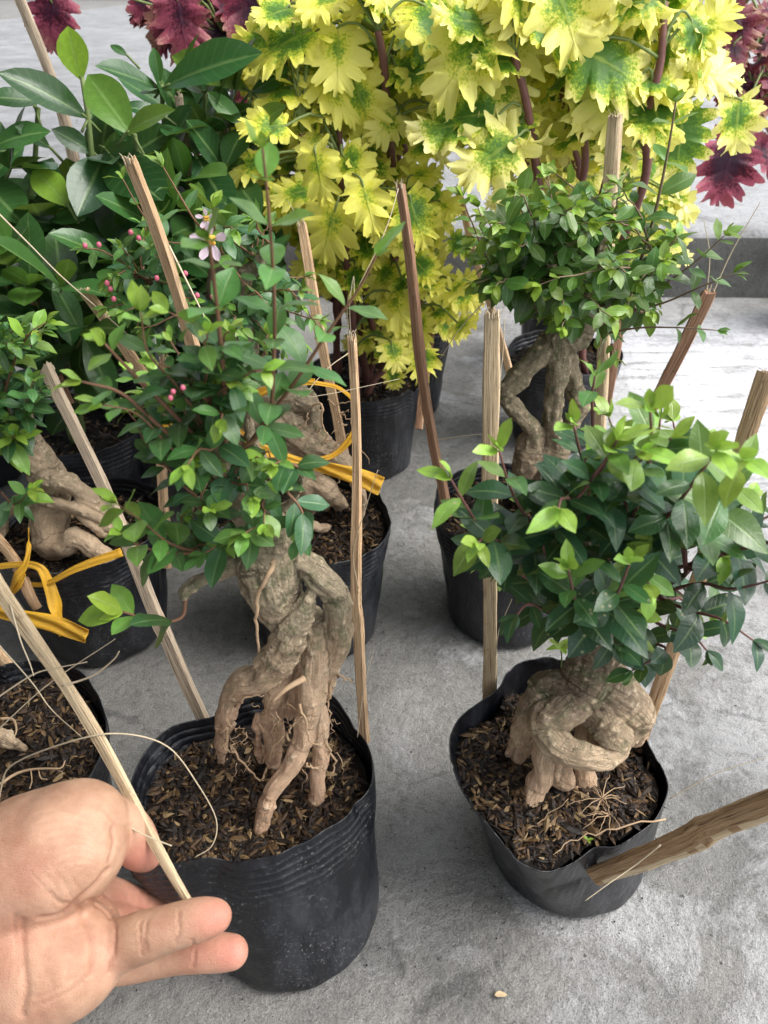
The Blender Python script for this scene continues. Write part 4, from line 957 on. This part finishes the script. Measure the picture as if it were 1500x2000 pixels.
# ------------------------------------------------------------------ broad-leaved shrubs
def shrub(label, px, stems, L, seed, rim_r=.072, leaves=(), paths=()):
    cx, cy = px; e = empty('potted_shrub', (cx, cy, 0), label, 'shrub', 'broad-leaved shrubs at the back left')
    inf = pot(e, round_rim(cx, cy, rim_r, .13, seed), (cx, cy), rim_r*.78, seed, nphi=120, nz=30); V_, z = soil(e, inf, .015, seed, 350)
    lb, sb = MB(), MB()
    for stm in stems:
        top = at(*stm['t']); b0 = np.array([cx+U(-.4, .4)*rim_r, cy+U(-.4, .4)*rim_r, z])
        mid = b0*.5+top*.5+np.array([(b0[0]-top[0])*.15, (b0[1]-top[1])*.15, .02]); P = resample(np.array([b0, mid, top]), 14)
        shoot(lb, sb, P, stm.get('L', L), stm.get('s', .034), start=stm.get('start', .25), tone0=stm.get('a', 0), tone1=stm.get('b', .5), shape='obovate', r0=.0028, wide=1.0, taper=.8, droop=.25)
    for (x0, y0, Y0, x1, y1, Y1, tn, wd) in leaves:
        a_ = at(x0, y0, Y0); b_ = at(x1, y1, Y1); V_n = nrm(np.array([U(-.3, .3), -.8, .7]))
        if abs(np.dot(nrm(b_-a_), V_n)) > .9: V_n = nrm(V_n+np.array([.6, 0, .2]))
        put_leaf(lb, a_, b_-a_, V_n, np.linalg.norm(b_-a_)*1.03, tn, R.random(), 'obovate', wd)
        tube(sb, resample(np.array([a_-nrm(b_-a_)*.012+np.array([0, 0, -.004]), a_, a_+(b_-a_)*.1]), 5), .0013, 5)
    for path in paths:
        P = resample(np.array([at(*q) for q in path]), 16); tube(sb, P, np.linspace(.0032, .0020, 16), 7)
    lb.build('foliage', M['leafS'], e); sb.build('stem', M['stem_g'], e); return e
shrub('broad-leaved shrub at the far left with dark hanging leaves behind the brown stake', (-.52, .84), [dict(t=(20, 330, .72), b=.2), dict(t=(-30, 300, .7)), dict(t=(90, 440, .72), b=.1), dict(t=(30, 480, .7), b=.1), dict(t=(-60, 380, .72))], .092, 51,
      leaves=[(85, 200, .74, -30, 180, .72, .2, .9), (70, 215, .74, 42, 130, .76, .75, .9), (30, 470, .66, -50, 420, .64, .35, 1.2), (20, 500, .64, 45, 440, .64, .4, 1.2), (100, 290, .72, 40, 245, .70, .1, 1)], paths=[[(10, 560, .72), (60, 380, .74), (75, 210, .74)]])
shrub('broad-leaved shrub whose top leaf glows lime green against the grey slab', (-.36, .90), [dict(t=(215, 330, .74), b=.2), dict(t=(120, 400, .74), b=.3), dict(t=(250, 450, .72), b=.1), dict(t=(180, 500, .72), b=.1)], .092, 53,
      leaves=[(160, 158, .75, 130, 55, .75, 1.0, 1.55), (172, 232, .74, 25, 125, .70, .12, .85), (262, 268, .70, 168, 138, .72, .62, 1.1), (245, 262, .70, 322, 205, .68, .62, .9), (172, 232, .74, 225, 175, .78, .3, 1), (185, 300, .74, 110, 250, .72, .1, 1), (135, 405, .68, 72, 325, .70, .8, 1.2), (180, 330, .72, 265, 290, .70, .15, 1.1), (128, 440, .7, 10, 420, .68, .1, 1), (205, 290, .72, 300, 400, .66, .05, 1.1), (205, 300, .72, 155, 400, .66, .05, 1.1)],
      paths=[[(215, 620, .70), (190, 420, .73), (172, 232, .74), (160, 150, .75)], [(290, 480, .72), (275, 330, .71), (262, 262, .70)]])
shrub('broad-leaved shrub with bronze young leaves just left of the yellow coleus', (-.21, .96), [dict(t=(345, 200, .84), b=.3), dict(t=(400, 260, .80), b=.2), dict(t=(450, 240, .82), b=.2), dict(t=(360, 350, .76)), dict(t=(450, 350, .78), b=.2), dict(t=(300, 310, .78), b=.1), dict(t=(400, 440, .76))], .09, 59,
      leaves=[(312, 172, .80, 190, 122, .76, .2, .85), (318, 172, .80, 470, 88, .76, .25, .8), (312, 165, .80, 303, 95, .80, .5, .9), (490, 180, .82, 335, 95, .84, .7, .7), (488, 182, .82, 560, 140, .80, .3, .9), (482, 250, .78, 405, 182, .78, .55, .8), (485, 256, .78, 555, 210, .76, .6, .8), (400, 180, .84, 345, 150, .82, .05, 1.3), (400, 180, .84, 440, 140, .82, .1, 1.2), (440, 330, .76, 470, 240, .78, .3, 1.3), (380, 300, .76, 440, 410, .72, .05, 1.1), (325, 230, .78, 250, 200, .76, .1, 1), (250, 110, .9, 215, 85, .9, .3, 1)],
      paths=[[(330, 480, .82), (325, 320, .81), (315, 165, .80)], [(470, 420, .80), (480, 300, .8), (489, 180, .82)], [(400, 420, .84), (398, 300, .84), (400, 178, .84)]])
shrub('darkest broad-leaved shrub low behind the flowering bonsai', (-.17, .78), [dict(t=(300, 440, .68)), dict(t=(380, 420, .70)), dict(t=(440, 460, .70)), dict(t=(340, 540, .66)), dict(t=(240, 520, .66)), dict(t=(480, 520, .68))], .075, 61)
shrub('dark leafy shrub in black pot between the left bonsai and the brown stake', (-.33, .735), [dict(t=(120, 560, .62)), dict(t=(170, 640, .60)), dict(t=(60, 560, .64)), dict(t=(230, 560, .64)), dict(t=(20, 520, .64))], .070, 63)
# a green scrap of netting on the left bonsai's stake
# ------------------------------------------------------------------ stakes
def stake(label, a, b, wa, wb, mat, seed, bend=0.0, flat=.65, strands=(), node=None, n=26, facet=None, wob=.003):
    rg = np.random.RandomState(seed); a = np.asarray(a, float); b = np.asarray(b, float)
    T = np.linspace(0, 1, n); d, e1, e2 = frame(b-a); L = np.linalg.norm(b-a)
    vw = np.array([0, ct, -st]); e1 = nrm(np.cross(d, vw)); e2 = np.cross(d, e1)
    yaw = rg.uniform(.15, .7); e1, e2 = e1*math.cos(yaw)+e2*math.sin(yaw), -e1*math.sin(yaw)+e2*math.cos(yaw)
    prof = [(1, .45), (.85, .9), (.3, 1), (-.35, .95), (-.9, .9), (-1, .3), (-.95, -.6), (-.6, -1), (.1, -.95), (.7, -1), (1, -.6), (.96, -.1)]
    prof = [(x*rg.uniform(.85, 1.1), y*rg.uniform(.8, 1.1)) for x, y in prof]; m = len(prof)
    V = []; G = []
    for i, t in enumerate(T):
        w = (wa+(wb-wa)*t)/2*(1+.06*math.sin(t*9+seed)+.03*math.sin(t*23+seed)); c = a+(b-a)*t+e1*bend*math.sin(PI*t)*L+e2*wob*math.sin(t*7+seed)
        if node is not None:
            c = c+e1*(.0009*math.tanh((t-node)*40)); w *= 1+.16*math.exp(-((t-node)/.02)**2)
        for k, (x, y) in enumerate(prof):
            jit = rg.normal(0, .025, 2); off = d*rg.uniform(-.0035, .002) if i == 0 else 0
            V.append(c+e1*(x+jit[0])*w+e2*(y+jit[1])*w*flat+off); G.append((x*w, y*w*flat, t*L+seed))
    F = [(i*m+k, i*m+(k+1) % m, (i+1)*m+(k+1) % m, (i+1)*m+k) for i in range(n-1) for k in range(m)]
    V.append(a-d*.0008); G.append((0, 0, seed)); V.append(b); G.append((0, 0, seed+L)); c0 = n*m
    F += [(c0, (k+1) % m, k) for k in range(m)]+[(c0+1, (n-1)*m+k, (n-1)*m+(k+1) % m) for k in range(m)]
    loc = b if b[2] < a[2] else a
    o = mesh('stake', V, F, M[mat], None, False, {'grain': np.array(G)}, loc)
    try: o.data.set_sharp_from_angle(angle=math.radians(38))
    except Exception: pass
    o.data.polygons.foreach_set('use_smooth', [True]*len(o.data.polygons))
    if facet:
        o.data.materials.append(M[facet]); cen = (a+b)/2
        for p in o.data.polygons:
            if p.normal[1]*-.40+p.normal[2]*-.92 > .40: p.material_index = 1
    tag(o, label, 'stake', 'wooden plant stakes')
    for s in strands:
        mb = MB(); P = resample(np.array(s['p']), s.get('n', 26)); tube(mb, P, np.linspace(s.get('r', .0005), s.get('r', .0005)*.5, len(P)), 5)
        mb.build('loose_fibre', M['fibre'], o)
    mb = MB()
    for k in range(7):   # short splinters at the cut top
        q = a+e1*rg.uniform(-1, 1)*wa*.45+e2*rg.uniform(-1, 1)*wa*.3
        P = resample(np.array([q+d*.002, q-d*rg.uniform(.001, .003), q-d*rg.uniform(.002, .006)+e1*rg.uniform(-.003, .003)]), 6); tube(mb, P, np.linspace(.0004, .00015, 6), 4)
    mb.build('splinters', M['fibre'], o)
    return o
def pd(x, y, z): return dep(x, y, z)
W_ = lambda x, y, Y: at(x, y, Y)
stake('long pale stake across the lower left, pinched between thumb and fingers of the hand', dep(-60, 1035, .415), dep(387, 1772, .367), .0092, .0042, 'woodP', 1, bend=-.006,
      strands=[dict(p=[dep(228, 1600, .372), dep(280, 1630, .366), dep(335, 1652, .362)], r=.0006), dict(p=[dep(20, 1180, .40), dep(40, 1250, .395), dep(58, 1295, .39), dep(66, 1320, .39)], r=.0005),
               dict(p=[dep(-30, 1380, .41), dep(60, 1320, .40), dep(110, 1305, .395), dep(170, 1293, .39)], r=.0005), dict(p=[dep(-30, 1450, .42), dep(90, 1340, .40), dep(225, 1248, .39)], r=.0004),
               dict(p=[dep(122, 1340, .395), dep(180, 1320, .39), dep(220, 1290, .38), dep(233, 1272, .375)], r=.0006), dict(p=[dep(-20, 1240, .41), dep(60, 1330, .40), dep(100, 1385, .4), dep(160, 1440, .42)], r=.0004),
               dict(p=[dep(-8, 1640, .44), dep(2, 1540, .43), dep(30, 1490, .42), dep(160, 1442, .39), dep(250, 1434, .39), dep(330, 1460, .40), dep(385, 1530, .41), dep(422, 1600, .42), dep(415, 1650, .42), dep(380, 1675, .42)], r=.00055, n=50)])
stake('weathered stake with black specks slanting down to back rim of the held pot', at(97, 718, .52), at(412, 1432, .345), .0098, .0098, 'woodG', 2, node=.72)
stake('slim tan stake standing straight behind the right rim of the held pot', at(690, 662, .46), at(707, 1450, .332), .0058, .0074, 'woodT', 3, node=.68,
      strands=[dict(p=[at(686, 664, .45), at(683, 600, .44), at(690, 540, .44), at(692, 575, .43)], r=.0003), dict(p=[at(684, 670, .45), at(678, 600, .44), at(688, 560, .44)], r=.0003), dict(p=[at(680, 690, .44), at(640, 720, .43), at(600, 770, .42), at(640, 770, .42), at(780, 740, .44)], r=.0003),
               dict(p=[at(700, 1150, .37), at(690, 1080, .37), at(715, 990, .37), at(738, 918, .37)], r=.00035), dict(p=[at(698, 1440, .32), at(712, 1340, .33), at(730, 1270, .34)], r=.0003)])
stake('reddish brown stake with knotted foot beside left rim of the back right pot', at(780, 365, .63), at(868, 1010, .565), .0078, .0090, 'woodR', 4, node=.84,
      strands=[dict(p=[at(778, 368, .62), at(760, 430, .6), at(735, 490, .58), at(700, 560, .56)], r=.0004), dict(p=[at(850, 860, .58), at(900, 852, .57), at(960, 846, .56)], r=.0005)])
stake('pale thick stake standing upright between the two right-hand bonsai', at(960, 617, .425), at(956, 1370, .362), .0096, .0088, 'woodP', 5,
      strands=[dict(p=[at(975, 620, .42), at(985, 600, .42)], r=.0003), dict(p=[at(985, 622, .42), at(983, 680, .42), at(975, 760, .41)], r=.0003), dict(p=[at(945, 590, .44), at(900, 640, .46), at(860, 700, .48)], r=.0004), dict(p=[at(968, 1280, .36), at(975, 1230, .355), at(1000, 1170, .35)], r=.0005)])
stake('pale stake rising behind the small-leaved crown to just below the cream coleus leaves', at(1201, 228, .71), at(1163, 960, .63), .0118, .010, 'woodP', 6)
stake('brown stake leaning right with two whisker fibres on top, above broad-leaved bonsai', at(1384, 572, .60), at(1170, 1010, .60), .0100, .0098, 'woodR', 7,
      strands=[dict(p=[at(1380, 575, .60), at(1386, 500, .60), at(1375, 430, .60)], r=.0005), dict(p=[at(1390, 578, .60), at(1430, 490, .60), at(1485, 395, .60)], r=.0006)])
stake('split stake behind right front pot, its top at the right frame edge', at(1497, 735, .365), at(1248, 1462, .330), .0092, .0076, 'woodT', 8)
stake('thick dark brown stake poking out through the front wall of the right front pot', dep(1580, 1545, .362), dep(1160, 1708, .462), .0150, .0125, 'woodD', 9, node=.45, flat=.8, facet='woodP', wob=.0008,
      strands=[dict(p=[dep(1290, 1650, .41), dep(1240, 1690, .42), dep(1190, 1725, .42), dep(1142, 1760, .42)], r=.0005), dict(p=[dep(1308, 1560, .44), dep(1400, 1510, .43), dep(1500, 1478, .42)], r=.0003)])
stake('tallest tan stake with square cut top leaning over the flowering bonsai', at(252, 316, .50), at(500, 1010, .505), .0092, .0088, 'woodT', 10,
      strands=[dict(p=[at(330, 480, .47), at(370, 560, .46), at(400, 620, .45), at(437, 690, .44)], r=.0007)])
stake('tan stake behind the middle pot, top against the yellow coleus', at(587, 437, .68), at(672, 900, .605), .0080, .0085, 'woodT', 11, strands=[dict(p=[at(585, 437, .68), at(570, 405, .69), at(560, 390, .69)], r=.0004)])
stake('weathered grey stake with cut top among the broad-leaved shrubs', at(348, 190, .80), at(420, 600, .74), .0085, .0085, 'woodG', 12)
stake('short pale stake top just left of the yellow coleus', at(437, 142, .90), at(452, 420, .86), .0078, .0078, 'woodG', 13)
stake('long grey branch-like stake at the upper left against the slab', at(20, -60, .90), at(185, 480, .80), .0100, .0120, 'woodG', 14, bend=.03)
stake('reddish brown stake entering from the left frame edge beside the left bonsai', at(-30, 330, .74), at(135, 790, .66), .0125, .0120, 'woodR', 15)
stake('brown split stake leaning right behind the held bonsai foliage, top near the left buds', at(167, 572, .60), at(400, 905, .585), .0090, .0090, 'woodT', 16,
      strands=[dict(p=[at(-20, 400, .56), at(60, 480, .57), at(120, 540, .575), at(200, 610, .58), at(290, 690, .57)], r=.0007)])
stake('upright brown stake between the left pot and the middle pot', at(318, 700, .62), at(322, 1110, .55), .0092, .0088, 'woodT', 17)
stake('thin brown stake in the dark gap between yellow coleus and small-leaved bonsai', at(893, 370, .78), at(1000, 745, .74), .0062, .0072, 'woodT', 18)
stake('stub of golden brown stake at the left frame edge behind the front left pot', at(-40, 1215, .44), at(62, 1385, .405), .0100, .0085, 'woodT', 19)
stake('brown stake at left edge under the yellow ribbon in the left pot', at(-40, 1000, .50), at(78, 1185, .475), .0110, .0085, 'woodT', 20)
stake('short dark stake leaning in the dented black pot of the lower yellow coleus', at(852, 560, .90), at(818, 838, .795), .0090, .0095, 'woodR', 21)
stake('brown stake just right of the forked trunk, in front of the bright yard floor', at(1225, 560, .74), at(1185, 800, .72), .0080, .0080, 'woodR', 22)
# ------------------------------------------------------------------ ribbons
def strip(mb, pts, w, n=40, twist=(0, 0), pleat=.0008, nw=9):
    P = resample(np.array([at(*p) for p in pts]), n); T = np.gradient(P, axis=0); V = []; UV = []; al = 0
    wv = np.interp(np.linspace(0, 1, n), np.linspace(0, 1, len(w)), w)
    for i in range(n):
        d = nrm(T[i]); t = i/(n-1); if_ = np.array([0, .55, .83]); s_ = nrm(if_-d*np.dot(if_, d)); n_ = np.cross(d, s_)
        a = twist[0]+(twist[1]-twist[0])*t; s2_ = s_*math.cos(a)+n_*math.sin(a); n2 = np.cross(d, s2_)
        if i: al += np.linalg.norm(P[i]-P[i-1])
        for j in range(nw):
            u = j/(nw-1)*2-1; V.append(P[i]+s2_*u*wv[i]/2+n2*pleat*(math.sin(u*5+t*4+al*60)+.4*math.sin(u*13+1+al*90))*min(1, wv[i]/.006)); UV.append((u, al*100, 0))
    F = [(i*nw+j, (i+1)*nw+j, (i+1)*nw+j+1, i*nw+j+1) for i in range(n-1) for j in range(nw-1)]
    mb.add(V, F, leafuv=np.array(UV))
def ribbon(label, strips, loc):
    mb = MB()
    for s in strips: strip(mb, **s)
    o = mb.build('ribbon', M['ribbon'], None, True, loc); md = o.modifiers.new('thick', 'SOLIDIFY'); md.thickness = .0002
    return tag(o, label, 'ribbon', 'yellow plastic ribbons')
ribbon('yellow plastic ribbon looped round mossy root of middle bonsai, pleated tail pointing right', [
    dict(pts=[(460, 820, .515), (480, 785, .505), (530, 757, .50), (590, 746, .50), (615, 746, .50)], w=[.007, .0065, .0055, .004]),
    dict(pts=[(612, 747, .50), (660, 757, .505), (692, 785, .51), (699, 825, .51), (682, 860, .505), (645, 892, .50), (590, 900, .495)], w=[.003, .0025, .004, .0055, .004, .004]),
    dict(pts=[(588, 900, .495), (640, 915, .485), (700, 932, .48), (745, 950, .475)], w=[.004, .010, .013, .0145], pleat=.0012, twist=(.2, .2)),
    dict(pts=[(455, 830, .51), (480, 860, .50), (530, 885, .495), (595, 902, .493)], w=[.006, .008, .009, .004]),
    dict(pts=[(280, 855, .54), (310, 835, .53), (350, 830, .525), (400, 850, .52), (470, 845, .515)], w=[.006, .006, .005, .005]),
    dict(pts=[(330, 875, .53), (390, 868, .52), (450, 885, .51), (530, 915, .50)], w=[.004, .004, .004, .006])], at(590, 900, .495))
ribbon('yellow plastic ribbon tied across the left bonsai pot with a broad tail pointing right', [
    dict(pts=[(-30, 1110, .49), (30, 1103, .485), (75, 1108, .48), (95, 1140, .475), (110, 1190, .465), (122, 1238, .46)], w=[.0045, .005, .0065, .009, .011, .010], pleat=.0004),
    dict(pts=[(-20, 1185, .47), (40, 1205, .46), (110, 1220, .455), (170, 1243, .45)], w=[.012, .0135, .0145, .013], pleat=.0012, twist=(.2, .2)),
    dict(pts=[(50, 1140, .485), (90, 1140, .475), (150, 1110, .475), (238, 1078, .48)], w=[.003, .004, .006, .007], pleat=.0005),
    dict(pts=[(18, 1160, .48), (30, 1130, .478), (48, 1105, .482), (56, 1070, .49), (56, 1030, .50)], w=[.007, .007, .004, .004], pleat=.0005),
    dict(pts=[(18, 1160, .48), (35, 1145, .475), (48, 1120, .478)], w=[.006, .006, .004], pleat=.0005)], at(60, 1140, .48))
# ------------------------------------------------------------------ the hand
def hc(*pts):
    P = np.array([[*dep(p[0], p[1], p[2]), p[3]*p[2]/FP] for p in pts])
    if len(P) > 2: P = resample(P, (len(P)-1)*3+1)
    return [(q[:3], q[3]) for q in P]
hand = [   # (chain, blend)
    (hc((-330, 2100, .41, 175), (-170, 1960, .392, 160), (-60, 1870, .38, 138)), .010),                  # forearm
    (hc((-60, 1800, .378, 120), (0, 1722, .368, 102), (68, 1674, .365, 103), (118, 1660, .362, 93), (146, 1638, .361, 79)), .012),   # thenar mass
    (hc((-60, 1870, .38, 120), (10, 1862, .371, 112), (70, 1880, .363, 98), (128, 1878, .360, 78), (160, 1868, .361, 58)), .012),    # hypothenar mass
    (hc((20, 1800, .392, 80), (120, 1795, .388, 62), (178, 1800, .384, 42)), .006),                     # hollow of the palm
    (hc((186, 1800, .382, 34), (190, 1840, .371, 38), (188, 1885, .368, 38)), .007),                    # pads under the fingers
    (hc((120, 1610, .366, 62), (158, 1598, .364, 55), (182, 1600, .366, 49)), .008),                    # thumb knuckle
    (hc((180, 1592, .370, 44), (228, 1606, .375, 42), (254, 1632, .380, 42), (272, 1657, .386, 38), (287, 1672, .391, 28)), .0022),  # thumb
    (hc((186, 1852, .368, 44), (232, 1848, .363, 44), (262, 1836, .361, 40), (282, 1829, .360, 41), (316, 1818, .359, 37), (347, 1808, .3585, 36), (385, 1798, .358, 34), (424, 1790, .359, 29)), .004),
    (hc((190, 1884, .378, 38), (240, 1880, .382, 37), (300, 1870, .383, 35), (345, 1864, .382, 33), (400, 1860, .380, 35), (452, 1859, .379, 33)), .0018),
    (hc((165, 1796, .400, 38), (205, 1796, .412, 35), (245, 1806, .428, 32), (300, 1825, .445, 30), (345, 1845, .465, 27)), .0022),    # middle finger, round the far side
    (hc((150, 1752, .402, 38), (195, 1746, .418, 34), (240, 1756, .438, 31), (285, 1775, .458, 28), (330, 1790, .475, 25)), .002),    # index finger, round the far side
]
V, Q, gr, segs = implicit(hand, .00095, .0085)
for _ in range(3):      # relax
    S = np.zeros_like(V); c = np.zeros(len(V))
    for i in range(4):
        for j in (1, 3):
            np.add.at(S, Q[:, i], V[Q[:, (i+j) % 4]]); np.add.at(c, Q[:, i], 1)
    V = V*.5+.5*S/c[:, None]
N = vnormals(V, Q)
V = V+N*(vnoise(V, 60, 4)*.0005+vnoise(V, 28, 6)*.0007)[:, None]
def onskin(pts, n=60):
    D = V-np.array([0, 0, H]); zc = D[:, 1]*ct-D[:, 2]*st; uc = 750+FP*D[:, 0]/zc; vc = 1000-FP*(D[:, 1]*st+D[:, 2]*ct)/zc
    out = []
    for x, y in resample(np.array(pts, float), n):
        m = np.where((np.abs(uc-x) < 4) & (np.abs(vc-y) < 4))[0]
        if len(m): out.append(V[m[np.argmin(zc[m])]])
    out = np.array(out)
    for _ in range(6):
        if len(out) > 3: out[1:-1] = (out[:-2]+out[1:-1]*2+out[2:])/4
    return out
crs = np.zeros(len(V)); disp = np.zeros(len(V))
# (traced skin fold, width, depth, darkness)
for pts, w, dp, dk in [([(213, 1700), (190, 1730), (160, 1756), (146, 1770), (120, 1790), (84, 1796)], .0018, .0016, .45),
        ([(150, 1772), (175, 1808), (184, 1850), (182, 1895)], .0016, .0009, .25), ([(155, 1778), (175, 1762), (200, 1768), (218, 1790)], .0014, .0010, .35),
        ([(221, 1770), (223, 1815), (220, 1860), (216, 1898)], .0010, .0007, .4), ([(274, 1797), (272, 1828), (280, 1868)], .0008, .0005, .35), ([(283, 1803), (280, 1830), (286, 1860)], .0008, .0005, .3),
        ([(346, 1778), (348, 1808), (346, 1842)], .0007, .0004, .3), ([(377, 1838), (379, 1860), (374, 1888)], .0008, .0005, .3), ([(222, 1615), (224, 1650), (216, 1684)], .0012, .0009, .4), ([(205, 1580), (232, 1610), (262, 1608)], .0008, .0004, .2),
        ([(44, 1800), (46, 1870), (52, 1930), (44, 1985)], .0018, .0010, .25), ([(28, 1790), (36, 1850), (36, 1900)], .0012, .0005, .15),
        ([(100, 1745), (118, 1765), (150, 1768)], .0012, .0007, .2), ([(70, 1950), (120, 1925), (165, 1890)], .0010, .0004, .15), ([(85, 1962), (135, 1938), (180, 1900)], .0009, .0004, .15)]+[
        ([(70+i*6, 1590+i*17), (120+i*5, 1582+i*16), (165+i*3, 1592+i*15), (200-i, 1625+i*11)], .0006, .00022, .12) for i in range(8)]+[([(60+i*22, 1700-i*4), (90+i*20, 1735-i*3), (110+i*18, 1780-i*8)], .0006, .0002, .06) for i in range(4)]:
    P = onskin(pts)
    if len(P) < 2: continue
    best = np.full(len(V), 1e9)
    for a, b in zip(P[:-1], P[1:]):
        if np.linalg.norm(b-a) > .006: continue
        d, _ = cone_d(V, a, b, 0, 0); best = np.minimum(best, d)
    e_ = np.exp(-(best/w)**2); disp = np.maximum(disp, dp*e_); crs = np.maximum(crs, dk*np.exp(-(best/(w*.8))**2))
V = V-N*disp[:, None]
pink = np.zeros(len(V))
for (p, r_, s_) in ((dep(262, 1662, .38), .014, .95), (dep(284, 1674, .39), .012, .95), (dep(428, 1790, .35), .013, .8), (dep(458, 1859, .37), .014, .9), (dep(400, 1860, .37), .016, .5), (dep(316, 1818, .345), .010, .25), (dep(385, 1798, .345), .009, .3), (dep(50, 1700, .34), .022, .3), (dep(60, 1960, .35), .022, .35), (dep(200, 1870, .355), .012, .35), (dep(290, 1775, .43), .04, .6), (dep(200, 1740, .39), .018, .5), (dep(-20, 1830, .34), .03, .3)):
    pink = np.maximum(pink, s_*np.exp(-(np.linalg.norm(V-p, axis=1)/r_)**2))
hand_o = mesh('person', V, Q, M['skin'], None, True, {'pink': pink, 'crease': crs}, dep(-40, 1880, .37))
tag(hand_o, 'bare left hand reaching in from lower left, pinching pot rim and pale stake', 'hand')
# ------------------------------------------------------------------ litter on the floor
mb = MB(); put_leaf(mb, on(966, 1944, .003), (1, .25, .0), (0, 0, 1), .0085, .9, .5, 'oval', .9)
o = mb.build('dry_leaf', mat_plain('dry_leaf', (.55, .42, .25), .7), None, True, on(980, 1940, .003)); tag(o, 'tiny dry tan leaf lying on the concrete near the bottom edge', 'leaf')
mb = MB()
for i in range(420):
    p = np.array([U(-.25, .45), U(.12, 1.0), .0006]); V, F = [], []
    r = U(.0003, .0011)*(1.6 if i % 30 == 0 else 1); ball(mb, p, r, 5, .6)
mc = MB()
for i in range(200):
    c0 = [(-.062, .279, .062), (.134, .325, .06), (.121, .58, .062), (-.07, .556, .062)][i % 4]; a = U(0, 2*PI); q = c0[2]+abs(R.gauss(0, .016))
    ball(mc, (c0[0]+q*math.cos(a), c0[1]+q*math.sin(a), .0008), U(.0002, .0008), 5, .6)
tag(mc.build('soil_crumbs', M['soil'], smooth=False), kind='stuff')
tag(mb.build('grit', mat_plain('grit', (.34, .33, .31), .9), smooth=False), kind='stuff')
